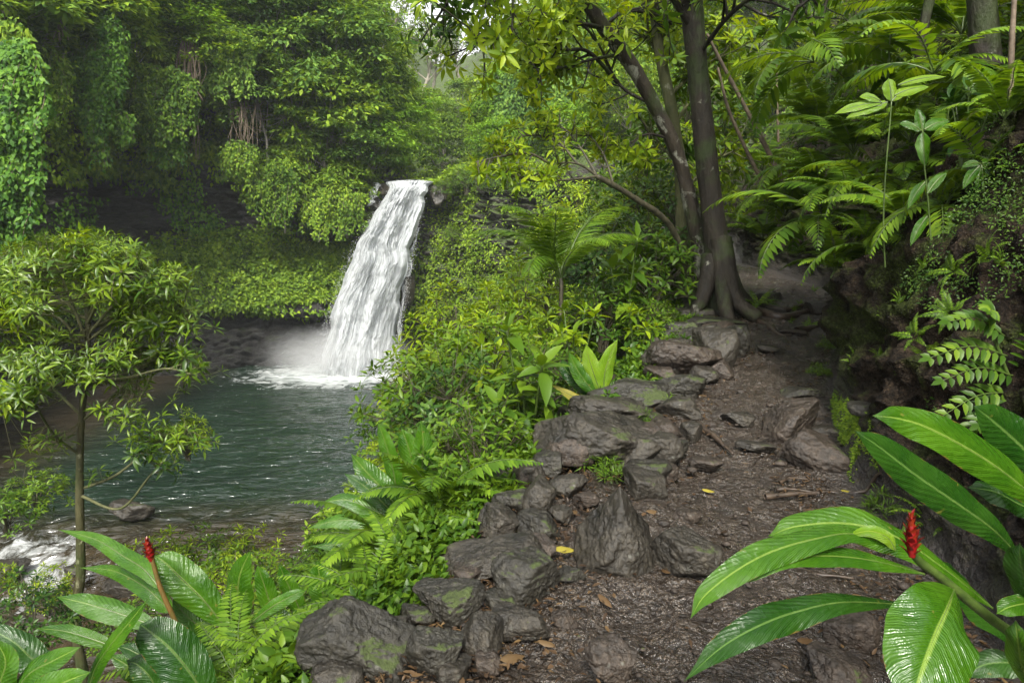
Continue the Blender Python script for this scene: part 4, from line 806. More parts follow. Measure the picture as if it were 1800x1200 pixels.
def bud(parent, p0, p1, rad, seed=0):
    """flower bud of overlapping bracts from p0 (base) to p1 (tip)"""
    p0, p1 = np.array(p0), np.array(p1); ax = norm(p1-p0); L = np.linalg.norm(p1-p0); r = np.random.default_rng(seed)
    g = Geo(); t = np.linspace(0, 1, 12); tube(g, p0+ax*L*.92*t[:, None], rad*np.interp(t, [0, .3, .6, 1], [.35, .6, .45, .08]), 10)
    n = 34; k = np.arange(n); f = k/(n-1); a = k*2.399; e1 = norm(np.cross(ax, [.2, 1, .1])); e2 = np.cross(ax, e1)
    rd = e1*np.cos(a)[:, None]+e2*np.sin(a)[:, None]; pr = np.interp(f, [0, .3, .6, 1], [.35, .62, .5, .1])*rad
    pos = p0+ax*(L*.88*f)[:, None]+rd*(pr*.75)[:, None]; th = np.radians(np.interp(f, [0, 1], [24, 10])+r.normal(0, 4, n))
    d = ax*np.cos(th)[:, None]+rd*np.sin(th)[:, None]
    leaves(g, pos, d, -rd+ax*.2, L*np.interp(f, [0, 1], [.30, .17])*r.uniform(.8, 1.2, n), rad*np.interp(f, [0, .5, 1], [.75, .8, .4]), .22, .5, 'lance')
    return g.build('flower_bud', M['red'], parent)
rg = thing('ginger_plant', 'large glossy ginger plant with a red bud in the right foreground', 'plant', (0, 0, 0), group='red ginger plants')
sc_ = px_path([(1960, 1330, 1.75), (1850, 1170, 1.7), (1740, 1085, 1.6), (1660, 1020, 1.55), (1615, 985, 1.52), (1604, 968, 1.5)], 40)
g = Geo(); tube(g, sc_, np.linspace(.016, .008, 40), 10); g.build('stem', M['greenstem'], rg)
bud(rg, P(1603, 978, 1.5), P(1602, 899, 1.5), .020, 1)
LV = [
 ([(1572, 962, 1.52), (1500, 938, 1.5), (1433, 947, 1.46), (1360, 968, 1.42), (1298, 1000, 1.38), (1240, 1045, 1.34), (1214, 1086, 1.3)], 30, 'gl', (0.05, -.65, 1)),
 ([(1745, 1068, 1.62), (1660, 1000, 1.62), (1567, 940, 1.62), (1483, 920, 1.62), (1400, 925, 1.6), (1350, 942, 1.58)], 42, 'gl', (.1, -.6, 1)),
 ([(1625, 1008, 1.53), (1567, 992, 1.5), (1500, 980, 1.48), (1433, 977, 1.45), (1370, 984, 1.42), (1318, 1008, 1.4), (1285, 1032, 1.38)], 24, 'gl', (0, -.55, 1)),
 ([(1592, 1062, 1.6), (1483, 1058, 1.5), (1400, 1075, 1.45), (1333, 1100, 1.4), (1267, 1138, 1.36), (1203, 1196, 1.3)], 33, 'gd', (0, -.7, 1)),
 ([(1677, 1036, 1.45), (1664, 1070, 1.35), (1642, 1120, 1.28), (1618, 1185, 1.22), (1596, 1262, 1.18)], 84, 'gl', (-.25, -1, .55)),
 ([(1792, 978, 1.75), (1745, 930, 1.7), (1690, 890, 1.68), (1610, 835, 1.66), (1545, 785, 1.64), (1503, 757, 1.62)], 36, 'gd', (-.35, -.9, .5)),
 ([(1850, 905, 1.8), (1790, 850, 1.78), (1720, 800, 1.76), (1633, 753, 1.74), (1580, 736, 1.72), (1534, 730, 1.7)], 40, 'gl', (-.2, -.9, .6)),
 ([(1900, 900, 1.9), (1850, 840, 1.9), (1790, 780, 1.9), (1745, 740, 1.88), (1712, 713, 1.86)], 44, 'gd', (-.3, -1, .4)),
 ([(1850, 900, 2.1), (1800, 890, 2.1), (1750, 865, 2.1), (1700, 856, 2.1)], 34, 'gd', (0, -.6, 1)),
 ([(1840, 1110, 1.5), (1812, 1050, 1.48), (1795, 990, 1.46), (1792, 955, 1.45)], 34, 'gd', (-1, -.6, .3)),
 ([(1850, 1062, 1.5), (1810, 1060, 1.48), (1775, 1066, 1.46), (1752, 1078, 1.45)], 22, 'gl', (0, -.6, 1)),
 ([(1830, 1180, 1.7), (1780, 1165, 1.7), (1730, 1168, 1.7), (1690, 1190, 1.7)], 28, 'gd', (0, -.6, 1)),
 ([(1800, 1140, 1.9), (1730, 1080, 1.9), (1680, 1020, 1.9), (1650, 985, 1.9)], 36, 'gd', (.1, -.6, 1)),
 ([(1830, 1230, 1.6), (1800, 1180, 1.55), (1790, 1130, 1.5), (1785, 1090, 1.5)], 30, 'gl', (-1, -.6, .3)),
]
for i, (p, hw, mt, up) in enumerate(LV): big_leaf('leaf', p, hw, mt, rg, up, ripple=.07, seed=i, peak=.5)
# folded young leaf near the bud
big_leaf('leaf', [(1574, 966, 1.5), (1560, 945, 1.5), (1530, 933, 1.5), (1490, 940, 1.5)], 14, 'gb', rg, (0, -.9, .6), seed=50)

lg = thing('ginger_plant', 'ginger plant with broad leaves and a red bud in the bottom left corner', 'plant', (0, 0, 0), group='red ginger plants')
g = Geo(); tube(g, px_path([(352, 1260, 2.7), (332, 1150, 2.7), (305, 1085, 2.7), (283, 1035, 2.7), (270, 992, 2.7), (267, 975, 2.7)], 30), np.linspace(.013, .008, 30), 8); g.build('stem', M['redstem'], lg)
bud(lg, P(267, 985, 2.7), P(257, 944, 2.7), .027, 2)
LL = [
 ([(282, 1035, 2.75), (253, 1000, 2.8), (217, 977, 2.85), (167, 947, 2.9), (102, 930, 2.95)], 17, 'gl', (0, -.8, .8)),
 ([(300, 1075, 2.8), (283, 1057, 2.85), (253, 1030, 2.9), (200, 1003, 3.0), (140, 997, 3.05)], 19, 'gl', (0, -.7, .9)),
 ([(395, 1100, 2.9), (357, 1053, 2.9), (320, 1017, 2.9), (290, 988, 2.9), (272, 976, 2.9)], 35, 'gl', (.3, -1, .5)),
 ([(280, 1102, 2.6), (207, 1077, 2.6), (150, 1060, 2.6), (100, 1048, 2.6)], 24, 'gl', (0, -.7, .9)),
 ([(150, 1250, 2.3), (165, 1180, 2.3), (195, 1133, 2.3), (230, 1090, 2.3), (260, 1052, 2.3)], 21, 'gl', (-.7, -1, .4)),
 ([(372, 1250, 2.4), (340, 1190, 2.4), (300, 1140, 2.4), (262, 1108, 2.4), (246, 1096, 2.4)], 46, 'gd', (.3, -1, .6)),
 ([(100, 1185, 2.4), (60, 1160, 2.4), (20, 1125, 2.4), (-50, 1090, 2.4)], 30, 'gd', (0, -.6, 1)),
 ([(210, 1140, 2.6), (160, 1122, 2.6), (110, 1108, 2.6), (62, 1104, 2.6)], 15, 'gl', (0, -.9, .7)),
 ([(20, 1230, 2.2), (50, 1185, 2.2), (95, 1160, 2.2), (142, 1136, 2.2)], 26, 'gl', (-.2, -.8, .7)),
 ([(278, 1160, 2.5), (250, 1152, 2.5), (225, 1140, 2.5), (208, 1136, 2.5)], 15, 'gd', (0, -.8, .8)),
 ([(385, 1122, 3.0), (350, 1100, 3.0), (322, 1075, 3.0), (303, 1053, 3.0)], 20, 'gl', (.2, -.8, .8)),
 ([(372, 1180, 2.9), (355, 1150, 2.9), (340, 1120, 2.9), (332, 1090, 2.9)], 22, 'gd', (.6, -1, .4)),
 ([(416, 1110, 3.1), (417, 1060, 3.1), (422, 1010, 3.1), (440, 968, 3.1)], 31, 'gl', (-.2, -1, .3)),
 ([(490, 1100, 3.1), (475, 1060, 3.1), (462, 1020, 3.1), (452, 992, 3.1)], 19, 'gl', (.3, -1, .3)),
 ([(440, 1095, 2.8), (480, 1065, 2.8), (515, 1046, 2.8), (538, 1037, 2.8)], 13, 'gl', (.2, -.8, .6)),
 ([(240, 1250, 2.5), (245, 1200, 2.5), (225, 1170, 2.5), (190, 1150, 2.5)], 24, 'gl', (0, -1, .6)),
 ([(30, 1290, 2.1), (60, 1230, 2.1), (110, 1200, 2.1), (160, 1180, 2.1)], 32, 'gl', (0, -1, .6)),
 ([(290, 1260, 2.4), (270, 1200, 2.4), (245, 1170, 2.4), (222, 1160, 2.4)], 28, 'gd', (0, -1, .7)),
 ([(-20, 1260, 2.2), (0, 1200, 2.2), (10, 1160, 2.2), (-10, 1120, 2.2)], 30, 'gl', (0, -1, .5)),
]
for i, (p, hw, mt, up) in enumerate(LL): big_leaf('leaf', p, hw, mt, lg, up, seed=100+i, na=30, nb=9)
def ginger(label, stems, Lf, group='ginger clumps without flowers'):
    t = thing('ginger_clump', label, 'plant', (0, 0, 0), group=group)
    for pts in stems:
        g = Geo(); tube(g, px_path(pts, 14), .008, 6); g.build('stem', M['greenstem'], t)
    for i, (p, hw, mt, up) in enumerate(Lf): big_leaf('leaf', p, hw, mt, t, up, seed=200+i+int(p[0][0]), na=26, nb=9)
ginger('upright ribbed ginger leaves right of the red-budded plant, beside the ferns at the bottom', [[(560, 1190, 3.2), (565, 1120, 3.2), (572, 1070, 3.2)]], [
 ([(572, 1075, 3.2), (568, 1045, 3.2), (562, 1015, 3.2), (558, 984, 3.2)], 27, 'gl', (.1, -1, .2)),
 ([(535, 1090, 3.3), (520, 1055, 3.3), (503, 1020, 3.3), (490, 990, 3.3)], 17, 'gl', (.3, -1, .3)),
 ([(655, 1062, 3.4), (640, 1040, 3.4), (615, 1020, 3.4), (590, 1010, 3.4)], 18, 'gd', (0, -.7, .9)),
 ([(520, 1130, 3.1), (505, 1105, 3.1), (490, 1085, 3.1), (478, 1072, 3.1)], 22, 'gd', (.3, -.9, .4)),
 ([(600, 1110, 3.1), (610, 1080, 3.1), (620, 1055, 3.1), (625, 1035, 3.1)], 16, 'gl', (.3, -.9, .4)),
 ([(560, 1140, 3.0), (545, 1115, 3.0), (525, 1100, 3.0), (508, 1095, 3.0)], 18, 'gl', (.1, -.7, .8))])
ginger('tall upright ginger leaves against the pool, above the big ferns', [[(692, 985, 4.30), (695, 930, 4.30), (698, 885, 4.30)], [(735, 960, 4.39), (737, 900, 4.39), (738, 850, 4.39)]], [
 ([(697, 872, 4.30), (692, 830, 4.30), (678, 780, 4.30), (664, 740, 4.30)], 18, 'gl', (-.3, -1, .3)),
 ([(735, 860, 4.39), (728, 820, 4.39), (716, 780, 4.39), (706, 752, 4.39)], 24, 'gl', (-.2, -1, .3)),
 ([(738, 862, 4.30), (742, 820, 4.30), (744, 780, 4.30), (740, 738, 4.30)], 22, 'gl', (.3, -1, .3)),
 ([(698, 892, 4.21), (675, 862, 4.21), (645, 830, 4.21), (617, 797, 4.21)], 24, 'gl', (0, -.8, .6)),
 ([(694, 905, 4.13), (665, 875, 4.13), (635, 850, 4.13), (605, 832, 4.13)], 17, 'gd', (0, -.8, .6)),
 ([(690, 915, 4.13), (650, 893, 4.13), (605, 878, 4.13), (558, 886, 4.13)], 20, 'gl', (0, -.6, 1)),
 ([(700, 900, 4.30), (715, 870, 4.30), (730, 840, 4.30), (752, 815, 4.30)], 20, 'gd', (.3, -.9, .5)),
 ([(690, 925, 4.04), (640, 915, 4.04), (590, 915, 4.04), (540, 928, 4.04)], 18, 'gl', (0, -.6, 1)),
 ([(688, 932, 4.04), (640, 940, 4.04), (600, 955, 4.04), (545, 960, 4.04)], 18, 'gl', (0, -.6, 1))])
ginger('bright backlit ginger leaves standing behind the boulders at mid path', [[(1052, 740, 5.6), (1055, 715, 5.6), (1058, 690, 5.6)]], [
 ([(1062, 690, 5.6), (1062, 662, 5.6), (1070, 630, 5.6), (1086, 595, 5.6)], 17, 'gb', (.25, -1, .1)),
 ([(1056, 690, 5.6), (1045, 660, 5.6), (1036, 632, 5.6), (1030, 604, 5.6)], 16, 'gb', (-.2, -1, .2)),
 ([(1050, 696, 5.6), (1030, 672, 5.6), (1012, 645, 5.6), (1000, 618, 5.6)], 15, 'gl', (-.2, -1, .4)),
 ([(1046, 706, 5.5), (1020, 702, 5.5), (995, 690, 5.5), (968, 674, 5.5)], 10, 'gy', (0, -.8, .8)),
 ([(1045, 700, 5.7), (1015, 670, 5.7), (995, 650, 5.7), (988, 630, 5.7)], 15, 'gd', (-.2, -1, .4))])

# ------------------------------------------------------------------ plant prototypes (each kept in the scene as its first instance)
ORD = ['first', 'second', 'third', 'fourth', 'fifth', 'sixth', 'seventh', 'eighth', 'ninth', 'tenth', 'eleventh', 'twelfth', 'thirteenth', 'fourteenth', 'fifteenth', 'sixteenth', 'seventeenth', 'eighteenth', 'nineteenth', 'twentieth']
USED = set()
def put(proto, loc, rz=0, scale=1, label=None, sz=None, group=None, tilt=(0, 0)):
    if proto.name not in USED:
        USED.add(proto.name); proto.location = Vector(loc); proto.rotation_euler = (tilt[0], tilt[1], rz); proto.scale = (scale, scale, scale*(sz or 1))
        proto['label'] = label or ''
        if group: proto['group'] = group
        return proto
    return dup(proto, loc, rz, scale, label, group, tilt, sz)
def far_tree(seed, mat, H=8, Rr=3.2, n=70, per=75, L=.40, W=.21, bark='bark_far', z0=.28, trunk=.12, airy=0, kind='chip', name='hillside_tree'):
    r = np.random.default_rng(seed); t = thing(name, '', 'tree')
    g = Geo(); tips = []
    c = np.array([[0, 0, -1], [r.normal(0, .1), r.normal(0, .1), H*.25], [r.normal(0, .3), r.normal(0, .3), H*.5], [r.normal(0, .4), r.normal(0, .4), H*.8]]); c = spline(c, 20); tube(g, c, np.linspace(trunk, trunk*.35, 20), 8)
    cen = []
    for k in range(n):
        f = r.random()**.8; z = H*(z0+(1-z0)*f); pr = math.sin(math.pi*(.12+.85*f)**.9)**.6*Rr; a = k*2.399+r.normal(0, .4); q = r.uniform(.45, 1.05)**.6*pr
        cen.append([math.cos(a)*q, math.sin(a)*q, z])
    cen = np.array(cen)
    for k in range(0, n, 3 if not airy else 1):
        i = r.integers(5, 18); e = cen[k]; s = c[i] if c[i][2] < e[2] else c[max(2, i-6)]; mid = (s+e)/2+[0, 0, -.1*np.linalg.norm(e-s)]
        tube(g, spline([s, mid, e], 8), np.linspace(trunk*.3, trunk*.08, 8), 5)
    part(t, g.build('trunk', M[bark], t))
    g = Geo(); rc = Rr*(.30 if not airy else .2)
    D = rvec(r, n*per).reshape(n, per, 3); D[..., 2] = np.abs(D[..., 2])*1.0-.25; D = norm(D)
    sz = r.uniform(.65, 1.3, (n, 1, 1)); pos = cen[:, None]+D*rc*sz*r.uniform(.55, 1.05, (n, per, 1))*np.array([1, 1, .62])
    d = norm(D*[1, 1, .3]+r.normal(0, .45, (n, per, 3))+[0, 0, -.35]); nr = D+[0, 0, .9]+r.normal(0, .35, (n, per, 3))
    leaves(g, pos.reshape(-1, 3), d.reshape(-1, 3), nr.reshape(-1, 3), L*r.uniform(.6, 1.3, n*per), W*r.uniform(.7, 1.2, n*per), .1, .3, kind)
    part(t, g.build('crown', M[mat], t)); return t
def bush(seed, mat, Rr=.8, H=1.1, n=120, L=.12, W=.045, nl=7, stemm='twig', name='shrub', cat='shrub', a0=35, a1=90, kind='lance', zlo=.15, droop=.25, stems=5):
    r = np.random.default_rng(seed); t = thing(name, '', cat); g = Geo()
    D = rvec(r, n); D[:, 2] = np.abs(D[:, 2]); q = r.uniform(.35, 1.0, (n, 1))**.5
    tip = D*q*np.array([Rr, Rr, H*(1-zlo)])*(1+.25*fbm(D*2, 2, seed)[:, None])+[0, 0, H*zlo]
    hubs = tip[r.choice(n, min(n, stems*4), False)]*[.55, .55, .7]
    for k, h in enumerate(hubs): 
        s = np.array([r.normal(0, .04), r.normal(0, .04), -.15]); tube(g, spline([s, [h[0]*.35, h[1]*.35, h[2]*.5], h], 8), np.linspace(.012, .006, 8)*max(1, H), 5)
    for k in range(n):
        h = hubs[np.argmin(((hubs-tip[k])**2).sum(1))]; tube(g, spline([h, (h+tip[k])/2+[0, 0, -.03], tip[k]], 4), np.linspace(.005, .003, 4)*max(1, H*.7), 4, cap=False)
    part(t, g.build('stem', M[stemm], t)); g = Geo()
    whorls(g, r, tip, D*.8+[0, 0, .7]+r.normal(0, .2, (n, 3)), nl, L, W, a0, a1, droop, kind)
    part(t, g.build('foliage', M[mat], t)); return t
def frond_mesh(seed, L, pairs, pl, pw, mat, arch=85, el=65, stemm='greenstem', kind='lance', fwd=.45, hang=.1, bare=.15, shape='fern'):
    r = np.random.default_rng(seed); n = 24; el_ = np.radians(np.linspace(el, el-arch, n)); dl = L/(n-1)
    x = np.concatenate([[0], np.cumsum(np.cos(el_[:-1])*dl)]); z = np.concatenate([[0], np.cumsum(np.sin(el_[:-1])*dl)]); y = np.cumsum(r.normal(0, .004*L, n))
    c = np.stack([x, y, z], 1); g = Geo(); tube(g, c, np.linspace(.006, .0015, n)*max(L, .5)/.8, 5, 1)
    T = norm(np.gradient(c, axis=0)); t = np.linspace(bare, .995, pairs); cc = np.stack([np.interp(t, np.linspace(0, 1, n), c[:, k]) for k in range(3)], 1); TT = norm(np.stack([np.interp(t, np.linspace(0, 1, n), T[:, k]) for k in range(3)], 1))
    S = norm(np.cross(TT, [0, 0, 1.])); N = np.cross(S, TT)
    u = (t-bare)/(1-bare); ln = pl*(np.interp(u, [0, .12, .35, .7, 1], [.55, .85, 1, .62, .12]) if shape == 'fern' else np.interp(u, [0, .15, .5, .85, 1], [.6, .95, 1, .8, .5]))
    for sg in (-1, 1):
        f = fwd+.5*u**2
        d = S*sg+TT*f[:, None]-N*hang+r.normal(0, .07, (pairs, 3)); leaves(g, cc, d, N+S*sg*.15+r.normal(0, .08, (pairs, 3)), ln*r.uniform(.88, 1.08, pairs), pw*np.interp(u, [0, .7, 1], [1, .85, .45]), .22, .2, kind, 0)
    o = g.build('frond', [M[mat], M[stemm]]); me = o.data; bpy.data.objects.remove(o); return me
def fern(seed, meshes, n=11, name='fern', cat='fern', tilt=(.0, .35), stem_h=0, rs=(.7, 1.1)):
    r = np.random.default_rng(seed); t = thing(name, '', cat)
    for k in range(n):
        o = bpy.data.objects.new('frond', meshes[k % len(meshes)]); C.objects.link(o)
        o.rotation_euler = (r.normal(0, .12), r.uniform(*tilt)*(1 if k > n*.3 else -.6), k*2.399+r.normal(0, .2)); o.scale = (r.uniform(*rs),)*3; o.location = (0, 0, stem_h*(.8+.2*k/n)); part(t, o)
    if stem_h:
        g = Geo(); tube(g, spline([[0, 0, -.3], [.02, .01, stem_h*.5], [0, 0, stem_h]], 8), [.03]*8, 8); part(t, g.build('stem', M['twig'], t))
    return t
def herb(seed, mat, H=.8, nst=4, L=.26, W=.11, nl=7, name='leafy_herb', cat='plant', kind='broad', whorl=True):
    r = np.random.default_rng(seed); t = thing(name, '', cat); gs, gl = Geo(), Geo()
    for s in range(nst):
        a = s*2.4; lean = r.uniform(.1, .4)*H; h = H*r.uniform(.6, 1.05); top = np.array([math.cos(a)*lean, math.sin(a)*lean, h]); b = np.array([math.cos(a)*.05, math.sin(a)*.05, -.2])
        c = spline([b, (b+top)/2+[0, 0, .1*h], top], 12); tube(gs, c, np.linspace(.01, .006, 12)*(1+H*.3), 6)
        whorls(gl, r, [c[-1]], [norm(c[-1]-c[-3])], nl+2, L, W, 25, 100, .3, kind, stem=.01)
        for f in (.45, .7): 
            i = int(f*11); whorls(gl, r, [c[i]], [norm(c[i+1]-c[i])], 4, L*.85, W*.9, 60, 95, .35, kind, stem=.02)
    part(t, gs.build('stem', M['greenstem'], t)); part(t, gl.build('foliage', M[mat], t)); return t

# ------------------------------------------------------------------ forest on the hills behind the falls
FT = [far_tree(301, 'far', 8, 3.3), far_tree(302, 'far_blue', 9, 3.4), far_tree(303, 'far_yel', 7, 3.4), far_tree(304, 'far_blue', 11, 3.8, 95, 80), far_tree(305, 'far_yel', 9, 4.0, 60, 90), far_tree(306, 'far', 6, 3.0, 60, 80)]
TONE = ['mid-green rounded', 'cool green tall-crowned', 'yellow-green rounded', 'cool green high-domed', 'yellow-green spreading', 'mid-green low bushy']
rng = np.random.default_rng(77)
ROWS = [(49, 'front row just above the falls'), (54, 'second row behind the falls'), (60, 'third row behind the falls'), (68, 'fourth row behind the falls'), (77, 'fifth row behind the falls'), (88, 'sixth row below the skyline'), (100, 'top row on the skyline')]
for ri, (Y, rw) in enumerate(ROWS):
    xs = np.arange(-.44*Y, .58*Y, 4.3+ri*.4); cnt = 0
    for x in xs:
        x = x+rng.normal(0, .8); y = Y+rng.uniform(-2, 2)
        if abs(x+7) < 3.4 and Y < 56: continue
        if Y > 80 and -17 < x < -1: continue
        if Y > 62 and -15 < x < -1: sc = .7
        else: sc = 1
        k = int(rng.integers(0, 6)); s = rng.uniform(.7, 1.15)*(.72 if Y < 58 else .95)*sc
        put(FT[k], (x, y, float(H2(x, y))-.5), rng.uniform(0, 6.28), s, '%s tree, %s from left in the %s' % (TONE[k], ORD[cnt], rw), rng.uniform(.85, 1.2), 'forest trees on the slopes behind the falls'); cnt += 1
# bare pale trees standing out on the skyline
def pale_tree(px, ytop, ybase, Y, seed, label, bend=0):
    r = np.random.default_rng(seed); t = thing('pale_tree', label, 'tree', (0, 0, 0), group='thin pale-barked trees near the skyline'); g = Geo(); tips = []
    b, m, e = P(px, ybase, Y), P(px+bend, (ybase+ytop)/2+20, Y), P(px+bend*1.4, ytop+40, Y); c = spline([b, (b*.5+m*.5), m, e], 24); tube(g, c, np.linspace(.24, .10, 24), 8)
    for k in range(7):
        i = 11+int(k*1.8); a = k*2.4; grow(r, c[min(i, 23)], [math.cos(a), math.sin(a)*.6, .9], 3.4, .08, 2, g, tips, (3, 4), .2, 45, .1)
    g.build('trunk', M['bark_far'], t); g = Geo(); whorls(g, r, [q[0] for q in tips], [norm(q[1]+[0, 0, .4]) for q in tips], 14, .42, .2, 20, 110, .1, 'chip', stem=.15); g.build('crown', M['far'], t)
pale_tree(735, 20, 190, 78, 3, 'pale forked tree with bent limb standing tallest right of the sky gap', 20)
pale_tree(806, 50, 140, 80, 4, 'thinner pale tree just right of the pale forked one', -4)
pale_tree(760, 35, 170, 84, 5, 'leafy pale tree between the two bare-stemmed ones on the skyline', 6)
pale_tree(670, 5, 90, 66, 6, 'flat-topped dark tree left of the sky gap', 10)

# ------------------------------------------------------------------ trees on top of the left cliff
CT = [(-30, -120, 190, 31, 1), (28, -90, 150, 33, 0), (80, -60, 190, 35, 1), (120, -110, 120, 37, 3), (165, -40, 190, 37.5, 0), (205, -120, 90, 40, 1), (232, 40, 215, 39.5, 5), (262, -90, 130, 42, 3), (310, -60, 90, 44, 2), (300, 100, 235, 41.5, 5),
      (352, -110, 70, 45, 3), (372, 20, 150, 43.5, 4), (404, 60, 190, 43, 0), (415, -120, 100, 46, 1), (452, -70, 170, 45.5, 3), (470, 120, 280, 44.5, 1), (500, -60, 200, 46, 3), (528, 60, 300, 45.3, 1), (556, -60, 200, 46.6, 3), (575, 130, 330, 45.6, 0),
      (600, -20, 260, 47, 3), (622, 170, 345, 46.2, 1), (642, 60, 270, 48.5, 0), (560, 250, 400, 45.2, 5), (610, 290, 400, 45.6, 5), (655, 200, 322, 47.8, 2), (500, 270, 390, 44.9, 5), (682, 150, 300, 51, 4), (660, 105, 260, 51, 1)]
for i, (px, yt, yb, Y, k) in enumerate(CT):
    b = P(px, yb, Y); h = (yb-yt)/FPX*Y; hp = [8, 9, 7, 11, 9, 6][k]; s = .85 if h < 7 else 1.05
    s = s*(.75 if k == 5 else 1)
    near = ['at the left edge', 'on the cliff top', 'above the dark cliff face', 'near the falls'][min(3, i//8)]
    put(FT[k], b, rng.uniform(0, 6.28), s, '%s tree %s, %s along the left cliff' % (TONE[k], near, ORD[i] if i < 20 else 'twenty-'+ORD[i-20]), h/hp/s, 'trees growing on the left cliff')

# leafy cover of the cliffs
def cliff_cover(name, label, n, L, W, mat, fn, seed, out_=.15, clump=.5, hangd=.8):
    r = np.random.default_rng(seed); nu, nv = CV.shape[:2]
    i = r.integers(int(nu*(.2 if seed < 4 else .6)), int(nu*(.66 if seed < 4 else .95)), n*8); j = r.integers(0, nv, n*8); p = CV[i, j]; N = CN[i, j]
    w = fn(p, i/nu, j/nv); k = r.random(len(p)) < w; p, N = p[k][:n], N[k][:n]
    p = p+r.normal(0, .12, p.shape); cl = fbm(p*.9, 3, seed+1); p = p-N*(out_+clump*np.maximum(cl, -.2))[:, None]*-1 if False else p+N*(out_+clump*np.maximum(cl, -.2))[:, None]
    m = len(p); d = N*.5+np.array([0, 0, -hangd])+r.normal(0, .45, (m, 3)); nr = N*.9+[0, 0, .7]+r.normal(0, .4, (m, 3))
    g = Geo(); leaves(g, p, d, nr, L*r.uniform(.6, 1.4, m), W*r.uniform(.7, 1.3, m), .2, .3, 'chip'); return tag(g.build(name, M[mat]), label, 'plants', kind='stuff')
def f_ledge(p, u, v):
    z = p[:, 2]; n = fbm(p*.5, 3, 7); return sstep(-2.9, -2.2, z+.5*n)*sstep(2.6, 1.6, z+.9*n)*np.clip(1.05+n*.6, 0, 1)*(.55+.45*sstep(-1, 1, z))*(u < .6)
def f_face(p, u, v):
    z = p[:, 2]; n = fbm(p*.33, 3, 17); a = sstep(1.5, 2.5, z)*sstep(-.02, .35, n+.32*sstep(-17, -22, p[:, 0])-.35*sstep(-17.5, -14.5, p[:, 0])*sstep(-9, -12, p[:, 0])*0); return a*(z < 7)*(u < .6)*.6
def f_top(p, u, v):
    z = p[:, 2]; n = fbm(p*.4, 3, 27); return sstep(5.6, 7.2, z+.8*n)*np.clip(.9+n*.5, 0, 1)*(u < .62)
def f_right(p, u, v):
    z = p[:, 2]; n = fbm(p*.5, 3, 37); return (u > .6)*sstep(-5.2, -3.5, z)*sstep(-.7, .05, n+.25*sstep(-3, -6, p[:, 0]))
cliff_cover('ledge_herbs', 'bright green mat of small herbs on the ledge of the left cliff', 110000, .27, .16, 'moss_leaf', f_ledge, 1, .05, .5, .4)
cliff_cover('cliff_plants', 'patchy green plants clinging to the dark cliff face', 30000, .26, .15, 'vine', f_face, 2, .1, .4)
cliff_cover('cliff_thicket', 'dense hanging thicket covering the upper left cliff', 90000, .36, .19, 'far', f_top, 3, .3, 1.4)
cliff_cover('wall_creepers', 'creepers and moss tufts on the cliff right of the falls', 42000, .2, .11, 'moss_leaf', f_right, 4, .05, .35, .6)
def hill_cover():
    r = np.random.default_rng(8); n = 90000; Y = 46.5+60*r.random(n)**1.6; X = Y*r.uniform(-.5, .7, n); z = H2(X, Y); p = np.stack([X, Y, z], 1); p[:, 2] += .3+.9*np.maximum(fbm(p*.5, 3, 4), -.2)+.2*r.random(n)
    k = ~((np.abs(X+7.3) < 1.5) & (Y < 52)); p = p[k]; m = len(p)
    g = Geo(); leaves(g, p, r.normal(0, 1, (m, 3))*[1, 1, .5], rvec(r, m)*.6+[0, -.5, 1], .4*r.uniform(.6, 1.3, m)*(p[:, 1]/60), .2*r.uniform(.7, 1.2, m)*(p[:, 1]/60), .15, .3, 'chip')
    tag(g.build('hillside_undergrowth', M['far']), 'undergrowth covering the slopes of the valley behind the falls', 'undergrowth', kind='stuff')
hill_cover()
# leafy curtains and lianas
def curtain(px0, px1, yt, yb, Y, label, mat='vine', n=40, L=.18, W=.10, step=.10, per=3, thick=.5, billow=.5, shape=None, group='leafy vines hanging on the left cliff', seed=None):
    L *= 1.35; W *= 1.25; seed = seed or abs(int(px0*3+yt)); r = np.random.default_rng(seed+9); t = thing('hanging_vine', label, 'vine', (0, 0, 0), group=group); gs, gl = Geo(), Geo()
    for k in range(n):
        f = (k+r.random())/n; px = px0+(px1-px0)*f; dome = math.sin(math.pi*min(max(f, .05), .95))**.5
        y0 = yt+(yb-yt)*(.25*(1-dome)); y1 = y0+(yb-y0)*r.uniform(.45, 1.0)*(.6+.4*dome)
        a, b = P(px+r.normal(0, 4), y0, Y-thick*r.random()), P(px+r.normal(0, 5), y1, Y-thick*r.random()); m = max(4, int(np.linalg.norm(a-b)/step)); c = spline([a, (a+b)/2+r.normal(0, .15, 3), b], m)
        c[:, 1] -= billow*fbm(c*[.9, .1, .6], 2, seed); tube(gs, c[::max(1, m//12)], .012, 4)
        q = np.repeat(c, per, 0)+r.normal(0, .10, (m*per, 3)); d = r.normal(0, .55, q.shape)+[0, -.35, -.8]; nr = r.normal(0, .3, q.shape)+[0, -1, .6]
        leaves(gl, q, d, nr, L*r.uniform(.6, 1.25, len(q)), W*r.uniform(.7, 1.2, len(q)), .25, .3, 'chip')
    gs.build('stem', M['liana'], t); gl.build('foliage', M[mat], t)
curtain(-40, 66, 70, 465, 25.5, 'tallest and brightest green curtain of vines filling the left edge', 'vine', 150, .17, .12, .09, 3, 1.0, 1.0)
curtain(-20, 40, 40, 200, 27, 'vine curtain bulging above the bright one at the left edge', 'far', 60, .2, .13, .1, 3, .8, .6)
curtain(60, 120, 90, 235, 34, 'dark green vine curtain right beside the bright one at the left edge', 'far', 40)
curtain(120, 215, 20, 240, 35.5, 'wide pale green vine curtain, upper left, ending above the dark hollow', 'vine', 70, .2, .11)
curtain(140, 232, 195, 262, 36, 'short bunch of trailing vines below the wide pale curtain', 'vine', 30)
